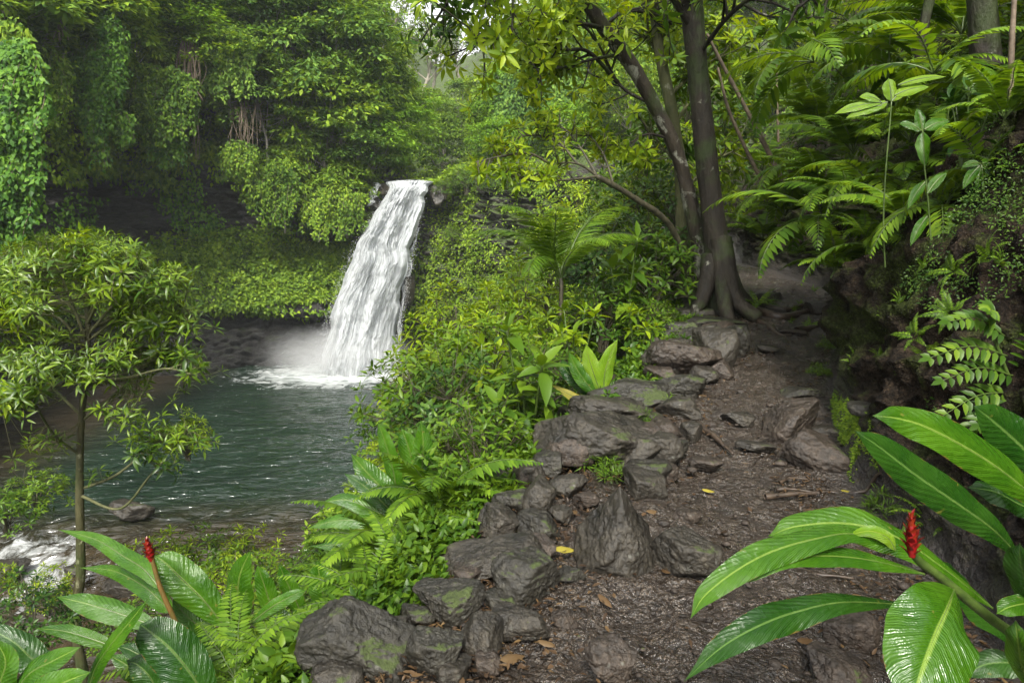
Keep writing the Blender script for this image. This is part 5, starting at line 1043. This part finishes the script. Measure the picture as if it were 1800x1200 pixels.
curtain(205, 345, 120, 262, 39, 'broad rounded curtain of hanging greenery over the dark overhang', 'far', 90, .2, .11)
curtain(270, 316, 225, 293, 39.5, 'small pointed vine tip hanging over the bare dark rock', 'vine', 22)
curtain(155, 170, 230, 300, 36, 'single trailing strand left of centre of the left cliff', 'vine', 4, per=2)
curtain(178, 190, 235, 310, 36, 'single trailing strand right of the other lone strand', 'vine', 4, per=2)
curtain(350, 450, 50, 180, 42, 'mound of grey-green vine leaves right of the brown aerial roots', 'far_blue', 80, .22, .12)
curtain(395, 445, 250, 330, 42, 'green clump hanging below the fan of dry stems on the cliff', 'far', 30)
curtain(430, 520, 290, 400, 43, 'vine clump on the cliff left of the tall trees by the falls', 'far', 45)
curtain(530, 640, 330, 425, 44, 'leafy fringe hanging over the ledge just left of the falls', 'far', 50)
curtain(880, 960, 120, 270, 50, 'dark ivy column on the far slope right of the falls', 'far_blue', 70, .28, .16, .14)
curtain(960, 1060, 90, 250, 52, 'ivy-covered mound on the far slope behind the lime branch', 'far_blue', 70, .28, .16, .14)
curtain(840, 890, 150, 250, 55, 'slender ivy drape on the far slope above the mossy cliff', 'far', 50, .28, .16, .14)
def lianas(px0, px1, yt, yb, Y, n, label, rad=.02):
    r = np.random.default_rng(abs(int(px0))); g = Geo()
    for k in range(n):
        x = r.uniform(px0, px1); a, b = P(x, yt+r.uniform(0, 15), Y), P(x+r.normal(0, 8), yb-r.uniform(0, .4)*(yb-yt), Y-.3); tube(g, spline([a, (a+b)/2+r.normal(0, .2, 3), b], 10), rad*r.uniform(.5, 1.3), 5)
    tag(g.build('aerial_roots', M['liana']), label, 'roots', 'dry aerial roots hanging on the cliff')
lianas(315, 350, 70, 180, 41, 24, 'brown aerial roots hanging in the dark gap between two green mounds', .03)
lianas(400, 460, 175, 270, 42.4, 22, 'fan of dry brown stems hanging below the grey-green mound', .02)
lianas(335, 350, 175, 300, 41, 6, 'few long pale roots trailing down onto the bare dark rock', .018)
lianas(95, 110, 20, 80, 33, 5, 'thin bare stems at the top left among the cliff trees', .03)

# ------------------------------------------------------------------ cover on the near slope and the bank
def slope_cover(name, label, n, s0, s1, y0, y1, L, W, mat, hmax, seed, nl=7, kind='lance', clump=1.):
    r = np.random.default_rng(seed); Y = y0*(y1/y0)**r.random(n); s = s0+(s1-s0)*r.random(n); X = XL(Y)-s; p = np.stack([X, Y, H(X, Y)], 1)
    h = hmax*(.35+.65*np.clip(.5+fbm(p*.9, 2, seed), 0, 1))*r.random(n)**.6*sstep(s0-.1, s0+.45, s); p[:, 2] += h
    g = Geo(); whorls(g, r, p, r.normal(0, .35, p.shape)+[-.25, 0, 1], nl, L, W, 30, 90, .3, kind)
    tag(g.build(name, M[mat]), label, 'ground cover', kind='stuff')
slope_cover('slope_herbs', 'low leafy ground cover on the slope beside the rocks', 12000, .06, 4.5, 2.2, 9, .075, .034, 'mid', .42, 41)
slope_cover('slope_thicket', 'dark green undergrowth on the middle of the slope', 9000, .3, 9, 7, 18, .13, .06, 'mid', .8, 42)
slope_cover('shore_thicket', 'undergrowth on the slope reaching down to the pool', 9000, .2, 9.3, 16, 40, .24, .11, 'far', 1.2, 43)
def bank_cover(name, label, n, t0, t1, y0, y1, L, W, mat, hmax, seed, dens=.3, nl=7, kind='lance'):
    r = np.random.default_rng(seed); Y = y0*(y1/y0)**r.random(n); t = t0+(t1-t0)*r.random(n)**1.3; X = XB(Y)+t; p = np.stack([X, Y, H(X, Y)], 1)
    k = fbm(p*1.1, 3, seed) > dens; p = p[k]; p[:, 2] += hmax*r.random(len(p)); g = Geo(); whorls(g, r, p, r.normal(0, .35, p.shape)+[-.7, -.3, .7], nl, L, W, 30, 95, .3, kind)
    tag(g.build(name, M[mat]), label, 'ground cover', kind='stuff')
bank_cover('bank_moss', 'tufts of moss and tiny ferns on the dark earth bank', 12000, .03, 2.2, 2, 9, .022, .009, 'dark', .03, 51, .25, 6)
bank_cover('foot_moss', 'line of bright moss and tiny weeds along the foot of the bank', 9000, 0, .16, 3.6, 10, .02, .009, 'moss_leaf', .03, 57, -.05, 6)
bank_cover('bank_herbs', 'small leafy plants covering the upper bank', 16000, 1.35, 9, 3, 16, .11, .045, 'mid', .5, 52, -.35)
bank_cover('hill_thicket', 'thicket of leaves on the hillside behind the right bank', 12000, 2.5, 22, 9, 34, .22, .10, 'mid', 1.2, 53, -.5)

# ------------------------------------------------------------------ shrubs, ferns and herbs
fm_big = [frond_mesh(1, 1.0, 30, .20, .042, 'fern', 80, 62), frond_mesh(2, .9, 28, .18, .04, 'fern', 95, 58), frond_mesh(3, 1.1, 32, .21, .045, 'fern', 70, 66)]
fm_small = [frond_mesh(4, .55, 22, .085, .020, 'fern', 80, 68), frond_mesh(5, .5, 20, .08, .019, 'fern', 95, 60)]
fm_long = [frond_mesh(6, 1.1, 20, .24, .042, 'fern', 100, 45, fwd=.7), frond_mesh(7, 1.0, 18, .26, .055, 'mid', 110, 40, fwd=.7)]
fm_palm = [frond_mesh(8, 1.75, 76, .36, .019, 'fern', 88, 78, fwd=.75, hang=.25, shape='palm'), frond_mesh(9, 1.6, 70, .34, .018, 'fern', 98, 70, fwd=.75, hang=.3, shape='palm')]
pf_big = fern(11, fm_big, 12); pf_small = fern(12, fm_small, 12, 'small_fern'); pf_long = fern(13, fm_long, 9, 'drooping_fern'); palm = fern(14, fm_palm, 13, 'palm', 'palm', (-.1, .3), .25)
ros = bush(21, 'lime', .85, 1.2, 90, .17, .048, 9); ros2 = bush(22, 'mid', .9, 1.2, 110, .15, .05, 8); small = bush(23, 'mid', .7, .9, 200, .09, .035, 7); dark = bush(24, 'dark', .9, 1.2, 190, .12, .05, 7)
broad = herb(25, 'mid'); broad2 = herb(26, 'lime', .7, 5, .2, .085, 6); dherb = herb(27, 'dark', .7, 4, .24, .09, 7)
gr = bush(28, 'fern', .16, .22, 60, .07, .008, 6, 'greenstem', 'grass_tuft', 'grass', 20, 70, stems=3)
def at(pr, px, ybase, Y, s, label, group, sz=None, rz=None, tilt=(0, 0)):
    put(pr, P(px, ybase, Y), rz if rz is not None else (px*.7) % 6.28, s, label, sz, group, tilt)
gS = 'shrubs and plants on the slope left of the rocks'
at(palm, 985, 520, 7.9, .8, 'young palm with long arching feathery fronds standing left of the leaning tree', None)
S_LIST = [
 (ros, 925, 612, 8.2, .85, 'lime rosette-leaved shrub just left of the palm'), (ros, 800, 668, 7.6, .85, 'spreading lime shrub reaching out toward the foot of the falls'), (ros, 870, 640, 7.8, .72, 'lime shrub between the palm shrub and the one by the falls'),
 (broad, 1095, 560, 8.0, 1.15, 'plant with big drooping broad leaves between palm and thick tree'), (broad, 930, 745, 5.4, .95, 'broad-leaved plant rising left of the backlit ginger leaves'), (broad, 905, 860, 4.9, .85, 'broad-leaved plant beside the dark flat stone'),
 (broad2, 1010, 660, 6.6, .9, 'small broad-leaved herb behind the backlit ginger leaves'), (broad2, 850, 740, 6.0, .95, 'bright broad-leaved herb above the tall upright ginger'), (broad2, 1120, 630, 7.5, .75, 'bright herb tuft left of the reddish wedge boulder'),
 (ros2, 760, 760, 6.4, .8, 'green rosette shrub at the water side above the upright ginger'), (ros, 745, 735, 6.8, .55, 'small lime shrub leaning over the pool edge'), (ros2, 700, 790, 7.4, .6, 'low shrub on the pool edge left of the upright ginger tips'),
 (small, 840, 880, 4.6, .85, 'dense small-leaved shrub above the blocky grey boulder'), (small, 960, 720, 6.2, .75, 'dense small-leaved shrub below the palm'), (small, 1060, 600, 8.2, .9, 'dense shrub under the big drooping broad leaves'),
 (ros2, 1150, 540, 9.6, 1.0, 'shrub at the left foot of the thick tree'), (dark, 1180, 480, 10.5, 1.1, 'dark shrub behind the leaning trunk'), (dark, 1060, 520, 10.4, 1.0, 'dark shrub behind the palm fronds'), (small, 1140, 610, 8.0, .7, 'small-leaved shrub beside the greenish worn rock'),
 (ros2, 860, 690, 7.0, .8, 'green shrub in the middle of the slope below the lime shrub'), (dark, 800, 800, 5.8, .75, 'dark shrub in the hollow above the big ferns'), (ros, 690, 840, 6.6, .45, 'tiny lime shrub beside the pool left of the upright ginger'),
 (ros2, 1010, 630, 8.6, .6, 'shrub right under the palm crown'), (small, 900, 800, 5.6, .7, 'small-leaved shrub behind the broad-leaved plant by the flat stone'), (ros, 1110, 420, 12, .9, 'tall lime shrub between leaning tree and palm'), (ros2, 1030, 480, 12, 1.0, 'tall green shrub behind the palm'),
 (dark, 1130, 420, 12.5, 1.3, 'tall dark shrub left of the leaning trunk'), (ros2, 960, 540, 13, 1.1, 'shrub on the far slope just left of the palm'), (ros, 1180, 400, 13.5, 1.5, 'tall lime shrub behind the two trunks'), (ros2, 1110, 380, 15, 1.1, 'green shrub far behind the lime branch'),
 (ros, 1010, 430, 16, 1.1, 'lime shrub far behind the palm fronds'), (dark, 1220, 330, 15, 1.9, 'dark tall shrub behind the thick trunk'), (ros2, 905, 560, 17, 1.2, 'shrub beside the mossy cliff behind the lime rosettes')]
for pr, px, yb, Y, s, lb in S_LIST: at(pr, px, yb, Y, s, lb, gS)
F_LIST = [(pf_big, 770, 890, 4.1, .8, 'big fern with long fronds above the blocky grey boulder'), (pf_big, 680, 975, 3.8, .75, 'wide fern below the tall upright ginger'), (pf_big, 800, 850, 5.0, .65, 'fern behind the big one above the blocky boulder'),
 (pf_small, 705, 1045, 3.3, 1.1, 'small yellow-green fern left of the dark round boulder'), (pf_small, 800, 965, 3.9, .7, 'tiny fern left of the wide flat boulder'), (pf_small, 650, 1085, 3.0, .95, 'fern spilling over the long slanting boulder'),
 (pf_small, 415, 1200, 2.6, 1.0, 'yellow-green fern standing in front of the left ginger plant'), (pf_small, 560, 1160, 2.8, .8, 'fern between left ginger and the slanting boulder'), (pf_big, 600, 1040, 3.5, .5, 'fern left of the small yellow-green one, near the pool'), (pf_small, 480, 1160, 2.7, .6, 'low fern right of the front yellow-green one'),
 (pf_big, 850, 900, 5.2, .5, 'fern tucked behind the blocky grey boulder'), (pf_small, 1330, 540, 9.0, .85, 'fern tuft at the right foot of the thick tree')]
for pr, px, yb, Y, s, lb in F_LIST: at(pr, px, yb, Y, s, lb, 'ferns on the slope and around the trees')
gB = 'shrubs near the pool outflow'
for i, (pr, px, yb, Y, s, lb) in enumerate([(ros, 300, 1035, 9.6, .75, 'low lime shrub before the pool, left one of three behind the left ginger'), (ros2, 370, 1030, 9.8, .8, 'low green shrub before the pool, middle one of three'), (ros, 440, 1030, 9.4, .7, 'low lime shrub before the pool, right one of three'),
  (ros2, 10, 930, 8.8, .55, 'leafy green shrub at the left edge below the small tree crown'), (ros2, 65, 895, 9.2, .55, 'dark-leaved sprig left of the small tree trunk'), (ros, 90, 1060, 8, .4, 'thin lime shrub above the white rapids'), (ros, -10, 1060, 7.5, .4, 'lime shrub in the lower left corner of the rapids'),
  (ros, 330, 800, 8.4, .45, 'sprig of lime leaves over the pool right of the small tree'), (ros2, 520, 1060, 7, .5, 'small shrub on the shore right of the three low ones'), (small, 220, 1130, 7, .6, 'small-leaved shrub behind the left ginger leaves'), (small, 430, 1100, 6, .8, 'small-leaved shrub behind the upright ribbed leaves'), (dark, 60, 1130, 6.5, .6, 'dark shrub in the left corner behind the ginger')]):
    at(pr, px, yb, Y, s, lb, gB)
# limb-like shrub with lime rosettes in front of the far slope
lb_ = thing('lime_tree', 'slanting young tree whose lime rosettes reach left in front of the far slope', 'tree', (0, 0, 0))
g = Geo(); tube(g, px_path([(1215, 500, 9.5), (1180, 400, 9), (1110, 345, 8.6), (1050, 310, 8.3)], 30), np.linspace(.05, .03, 30), 8, 0, .1); g.build('trunk', M['twig'], lb_)
rng = np.random.default_rng(31)
for pts, tw in [([(1050, 310, 8.3), (1015, 288, 8.2), (970, 290, 8), (930, 312, 7.8), (890, 300, 7.7)], 14), ([(1050, 310, 8.3), (1000, 316, 8.1), (940, 318, 7.9), (880, 306, 7.6)], 10), ([(1015, 288, 8.2), (980, 250, 8.2), (930, 238, 8), (870, 262, 7.8)], 16),
                ([(1050, 310, 8.3), (1020, 260, 8.4), (990, 225, 8.4), (950, 215, 8.4)], 14), ([(970, 290, 8), (930, 270, 7.8), (880, 275, 7.7), (835, 285, 7.6)], 13), ([(1080, 330, 8.5), (1060, 270, 8.6), (1030, 230, 8.6)], 12)]:
    limb_with_leaves(lb_, rng, pts, .016, .007, 'twig', 'lime', tw, .22, .14, .042, 10, 25, 95, .5, 0, name='limb', start=.3)

# ------------------------------------------------------------------ plants of the right bank
gR = 'plants growing on the right bank'
bigb = bush(31, 'lime', 1.7, 2.6, 420, .16, .055, 8, name='tall_shrub', zlo=.1); bigd = bush(32, 'mid', 1.8, 2.8, 420, .17, .06, 8, name='tall_shrub', zlo=.1); bigk = bush(33, 'dark', 1.7, 2.5, 400, .15, .06, 7, name='tall_shrub', zlo=.1)
COL = {id(bigb): 'lime', id(bigd): 'green', id(bigk): 'dark'}
rng = np.random.default_rng(61)
cnt = 0
RB = []
for row, (t, ys, sc) in enumerate([(2.3, [4.6, 6.2, 8.0, 10.2, 12.6, 15.2], .75), (4.2, [5.5, 7.4, 9.6, 12, 15, 18.5], 1.0), (6.8, [7.5, 10, 13, 16.5, 21], 1.3), (10.5, [11, 15, 20, 26], 1.8), (15, [15, 21, 28], 2.4)]):
    for k, Y in enumerate(ys):
        pr = [bigb, bigb, bigd, bigb, bigk][int(rng.integers(0, 5))]; tt_ = t+rng.uniform(-.5, .5); X = float(XB(Y))+tt_
        put(pr, (X, Y, float(H(X, Y))-.15), rng.uniform(0, 6.28), sc*rng.uniform(.85, 1.15), 'tall %s shrub on the right hillside, %s tier up, %s one from the path bend' % (COL[id(pr)], ORD[row], ORD[len(ys)-1-k]), rng.uniform(.9, 1.2), 'tall shrubs filling the right hillside')
for q, (t, Y) in enumerate([(1.3, 6.8), (1.5, 8.0), (1.2, 9.6), (1.4, 11.0), (1.0, 12.5), (1.6, 14), (.5, 13.2), (2.0, 5.6), (1.9, 7.3)]):
    X = float(XB(Y))+t; put([ros2, dark, small][q % 3], (X, Y, float(H(X, Y))-.1), q*1.3, .75+.1*(q % 3), 'low %s shrub on the crest of the bank, %s one going up the path' % (['green', 'dark', 'small-leaved'][q % 3], ORD[q]), 1, gR)
at(pf_long, 1450, 400, 6.6, 1.2, 'large drooping fern with broad leaflets in the middle of the right bank', gR); at(pf_long, 1530, 330, 6.2, .9, 'drooping fern right above the large one on the bank', gR); at(pf_big, 1440, 330, 7.4, .8, 'arching fern left of the lime-leaved sapling', gR)
at(pf_big, 1470, 480, 6.2, .7, 'lime fern overhanging the path from the bulge of the bank', gR); at(pf_long, 1545, 440, 5.7, .8, 'thin drooping fern on top of the bank bulge', gR); at(pf_big, 1590, 390, 5.2, .75, 'fern on the shoulder of the bank below the sapling', gR)
at(pf_big, 1765, 210, 4.2, .55, 'ladder-like fern at the top right edge', gR); at(pf_long, 1660, 370, 4.7, .75, 'dark fern hanging over the hollow in the bank', gR, tilt=(0, -.4)); at(pf_long, 1730, 300, 4.4, .7, 'fern at the rim of the dark hollow on the right', gR, tilt=(0, -.5))
at(pf_big, 1600, 250, 6.6, .9, 'fern behind the lime-leaved sapling', gR); at(pf_big, 1380, 380, 9.0, .9, 'fern beside the thin slanting stems', gR); at(pf_big, 1340, 300, 11, 1.0, 'fern behind the thick trunk on the hillside', gR)
for q, (px, yb, Y, s, pr_, lb) in enumerate([(1340, 420, 9.5, .8, pf_big, 'fern on the dark slope right of the thick trunk'), (1400, 450, 8.6, .7, pf_small, 'little fern on the dark earth behind the path top'), (1420, 300, 8.0, 1.0, pf_long, 'leaning fern between slanting stems and the large drooping fern'), (1500, 270, 7.2, 1.1, pf_big, 'wide fern above the large drooping one'),
  (1660, 250, 5.8, .9, pf_big, 'fern above the shorter sapling'), (1700, 150, 5.4, .8, pf_long, 'fern under the thick dark stem in the top right'), (1560, 120, 7.5, 1.1, pf_long, 'highest drooping fern above the lime-leaved sapling'), (1330, 180, 11, 1.1, pf_big, 'fern high on the hillside beside the slanting stems'), (1790, 330, 4.3, .5, pf_big, 'small fern at the right edge below the ladder-like one'), (1520, 420, 5.9, .9, pf_small, 'tight little fern on the nose of the bank')]):
    at(pr_, px, yb, Y, s, lb, gR)
r9 = random.Random(9); BF = sorted([(1390+r9.random()*400, r9.uniform(440, 690)) for _ in range(26)])
BW = ['first', 'second', 'third', 'fourth', 'fifth', 'sixth', 'seventh', 'eighth', 'ninth', 'tenth', 'eleventh', 'twelfth', 'thirteenth', 'fourteenth', 'fifteenth', 'sixteenth', 'seventeenth', 'eighteenth', 'nineteenth', 'twentieth', 'twenty-first', 'twenty-second', 'twenty-third', 'twenty-fourth', 'twenty-fifth', 'twenty-sixth']
for q, (px, py) in enumerate(BF): put(pf_small, hit(px, py), r9.uniform(0, 6), r9.uniform(.16, .34), 'tiny fern rooted in the bare bank face, %s one from the left' % BW[q], 1, 'tiny ferns dotting the bank face', (r9.uniform(-.2, .2), -.9))
for q, (px, yb, Y, s, pr_, lb) in enumerate([(1375, 350, 8.8, .9, pf_long, 'leaning fern close behind the longest bare stem'), (1490, 360, 6.4, .9, pf_big, 'lush fern left of the lime-leaved sapling stem'), (1590, 320, 5.9, .9, pf_long, 'lush drooping fern between the two saplings'), (1440, 230, 8.4, 1.2, pf_big, 'large fern high behind the wide one'), (1690, 60, 6.2, 1.1, pf_big, 'fern under the top right canopy'), (1600, 30, 7.5, 1.2, pf_long, 'fern hanging at the top edge above the saplings'), (1330, 90, 10.5, 1.4, pf_long, 'fern-like spray at the top right of the thick trunk')]):
    at(pr_, px, yb, Y, s, lb, gR)
at(dherb, 1600, 490, 5.2, .42, 'small dark herb on the bank face left of the hanging frond', gR); at(dherb, 1700, 260, 4.6, .6, 'dark long-leaved herb at the right rim', gR); at(broad, 1560, 210, 6.8, .9, 'broad-leaved plant high on the bank behind the sapling', gR)
at(pf_long, 1640, 130, 5.2, .9, 'dark drooping fern high on the right under the canopy', gR); at(pf_long, 1430, 110, 6.6, 1.1, 'big drooping fern hanging from above at the top right', gR, tilt=(0, .3)); at(pf_big, 1790, 470, 4.0, .3, 'little fern sticking in at the right edge above the pinnate sprays', gR)
at(pf_small, 1630, 925, 3.4, .5, 'faint grey-green fern on the ground behind the right red bud', gR); at(pf_small, 1690, 930, 3.3, .45, 'tiny fern under the upper right ginger leaf', gR)
# pinnate sprays at the right edge
ps = thing('pinnate_shrub', 'shrub with five light green pinnate sprays pointing left at the right edge', 'shrub', (0, 0, 0))
g = Geo(); tube(g, px_path([(1830, 780, 3.0), (1790, 700, 3.0), (1765, 640, 3.0), (1740, 575, 3.0)], 16), .007, 6); g.build('stem', M['greenstem'], ps)
def pinnate(parent, p0, p1, Y, pairs, pl, pw, mat='mid', droop=18, name='frond'):
    a, b = P(p0[0], p0[1], Y), P(p1[0], p1[1], Y-.15); m = (a+b)/2+[0, 0, droop/FPX*Y]; c = spline([a, m, b], 20); g = Geo(); tube(g, c, np.linspace(.004, .0015, 20), 5, 1)
    T = norm(np.gradient(c, axis=0)); t = np.linspace(.08, 1, pairs); i = (t*19).astype(int); cc, TT = c[i], T[i]; N0 = np.array([0, -.75, .66]); S = norm(np.cross(TT, N0)); u = t
    for sg in (-1, 1): leaves(g, cc, S*sg+TT*.7-[0, 0, .15], N0+rvec(rng, pairs)*.12, pl*np.interp(u, [0, .3, 1], [.7, 1, .5]), pw, .2, .2, 'lance')
    leaves(g, c[-1:], T[-1:], N0, pl*.8, pw, .1, .2); g.build(name, [M[mat], M['greenstem']], parent)
for p0, p1 in [((1765, 590), (1668, 565)), ((1770, 625), (1636, 628)), ((1780, 660), (1658, 668)), ((1785, 690), (1650, 735)), ((1775, 700), (1690, 770)), ((1745, 580), (1740, 548)), ((1790, 650), (1850, 560)), ((1800, 720), (1720, 745))]:
    pinnate(ps, p0, p1, 3.0, 11, .085, .026)
hf = thing('hanging_frond', 'single narrow frond hanging down in front of the dark bank', 'fern', (0, 0, 0)); pinnate(hf, (1672, 425), (1641, 535), 4.6, 22, .05, .016, 'mid', 0)
# sapling with large lime leaves
sp = thing('sapling', 'sapling with a thin stem and large lime leaves standing on the right bank', 'sapling', (0, 0, 0)); YA = 4.6
g = Geo(); tube(g, px_path([(1556, 470, YA), (1553, 390, YA), (1557, 300, YA), (1564, 220, YA), (1567, 178, YA)], 20), np.linspace(.0055, .004, 20), 6); g.build('stem', M['greenstem'], sp)
for a, b, w in [((1567, 178), (1562, 135), 14), ((1572, 168), (1634, 150), 11), ((1578, 150), (1664, 132), 7), ((1560, 180), (1535, 196), 8), ((1555, 185), (1487, 205), 10), ((1550, 180), (1466, 198), 9), ((1548, 178), (1510, 168), 9), ((1568, 178), (1592, 160), 8)]:
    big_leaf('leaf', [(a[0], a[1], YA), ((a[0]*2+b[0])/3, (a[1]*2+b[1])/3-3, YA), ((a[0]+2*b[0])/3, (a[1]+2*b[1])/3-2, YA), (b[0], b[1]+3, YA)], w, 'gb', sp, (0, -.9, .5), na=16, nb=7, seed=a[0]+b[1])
sp2 = thing('sapling', 'shorter sapling with pointed drooping leaves in front of the dark hollow', 'sapling', (0, 0, 0)); YA = 4.3
g = Geo(); tube(g, px_path([(1640, 480, YA), (1632, 360, YA), (1625, 290, YA), (1622, 232, YA)], 20), np.linspace(.005, .0035, 20), 6); g.build('stem', M['greenstem'], sp2)
for a, b, w in [((1622, 232), (1612, 188), 11), ((1622, 232), (1626, 292), 14), ((1625, 228), (1670, 210), 12), ((1620, 230), (1580, 215), 9), ((1726, 290), (1755, 318), 8), ((1722, 292), (1692, 330), 9), ((1724, 294), (1718, 332), 8), ((1724, 288), (1690, 292), 7), ((1726, 288), (1752, 290), 7), ((1626, 320), (1595, 365), 9), ((1630, 340), (1665, 300), 9), ((1630, 380), (1600, 430), 9)]:
    big_leaf('leaf', [(a[0], a[1], YA), ((a[0]*2+b[0])/3, (a[1]*2+b[1])/3-3, YA), ((a[0]+2*b[0])/3, (a[1]+2*b[1])/3-2, YA), (b[0], b[1]+3, YA)], w, 'gl', sp2, (0, -.9, .5), na=16, nb=7, seed=a[0]+b[1])
g = Geo(); tube(g, px_path([(1740, 420, YA), (1732, 350, YA), (1725, 290, YA)], 12), .005, 5); g.build('stem', M['greenstem'], sp2)
for px, yb, Y, s, lb in [(652, 345, 46.5, 1.6, 'bush at the left end of the falls lip'), (782, 345, 45.8, 1.3, 'bush at the right end of the falls lip'), (820, 335, 45.5, 1.8, 'bush on top of the mossy cliff nearest the falls'), (870, 340, 43.5, 2.0, 'bush on top of the mossy cliff behind the lime branch'), (920, 345, 42, 2.0, 'bush on the mossy cliff top left of the palm'), (640, 400, 45.2, 1.3, 'bush clinging to the cliff left of the falls'), (795, 420, 44.2, 1.0, 'bush halfway up the mossy cliff right of the falls')]:
    at(small, px, yb, Y, s, lb, 'bushes around the lip of the falls')
# bare slanting stems on the hillside
def stem_thing(pts, r0, r1, label, mat='liana'):
    g = Geo(); tube(g, px_path(pts, 30), np.linspace(r0, r1, 30), 8, 0, .1); tag(g.build('bare_stem', M[mat]), label, 'stem', 'bare stems slanting on the right hillside')
stem_thing([(1385, 340, 9), (1352, 270, 9), (1300, 170, 9), (1268, 110, 9), (1243, 60, 9)], .035, .018, 'longest bare brown stem slanting up left toward the thick trunk')
stem_thing([(1345, 330, 9.2), (1310, 260, 9.2), (1280, 190, 9.2), (1262, 120, 9.2)], .03, .015, 'shorter bare stem left of the longest slanting one')
stem_thing([(1368, 250, 9.6), (1366, 170, 9.6), (1364, 90, 9.6)], .018, .012, 'straight upright thin stem right of the slanting ones')
stem_thing([(1776, 175, 4.2), (1778, 90, 4.2), (1783, 0, 4.2)], .018, .014, 'thin straight brown stem at the top right edge')
stem_thing([(1735, 120, 5.2), (1728, 40, 5.2), (1722, -40, 5.2)], .10, .09, 'thick dark stem in the top right corner', 'bark')
stem_thing([(1618, 120, 6), (1622, 60, 6), (1640, -30, 6)], .05, .04, 'dark upright stem left of the thick one in the top right corner', 'bark')
stem_thing([(1690, 215, 4.8), (1735, 190, 4.7), (1790, 180, 4.6)], .02, .012, 'pale fallen branch lying on the rim of the dark hollow')
# grass tufts on rocks
for px, py, s, lb in [(1045, 815, 1.0, 'bright grassy tuft growing under the domed boulder'), (1020, 795, .8, 'grassy tuft at the foot of the domed boulder, left of the bright one'), (1075, 835, .7, 'grassy tuft right of the bright one under the domed boulder'), (1180, 720, .7, 'green tuft on the broad flat slab end'), (1130, 745, .7, 'green tuft in the hollow beside the layered slab'),
                      (1440, 660, .7, 'lime tuft along the foot of the bank beside the mossy stone'), (1455, 610, .7, 'lime tuft at the bank foot on the upper path'), (1350, 540, .8, 'grassy tuft between the roots at the path top'), (1560, 900, .8, 'low green tuft near the right red bud'), (1470, 470, 1.0, 'hanging grass on the bank above the path top')]:
    b = hit(px, py); put(gr, b+[0, 0, -.02], px % 6, s, lb, .9, 'grass tufts among the rocks and roots')

# haze: one closed box round camera and scene
def haze():
    bm = bmesh.new(); bmesh.ops.create_cube(bm, size=1); me = bpy.data.meshes.new('haze'); bm.to_mesh(me); bm.free(); o = bpy.data.objects.new('haze', me); C.objects.link(o)
    o.location = (-3, 67, 19.5); o.scale = (170, 172, 61); m, nt = new_mat('haze_air'); v = nt.nodes.new('ShaderNodeVolumePrincipled'); v.inputs['Color'].default_value = (.9, .95, 1, 1); v.inputs['Density'].default_value = .00038
    om = nt.nodes.new('ShaderNodeOutputMaterial'); nt.links.new(v.outputs[0], om.inputs['Volume']); me.materials.append(m); tag(o, kind='stuff', label='thin pale humid air fading the far slopes', cat='haze')
haze()
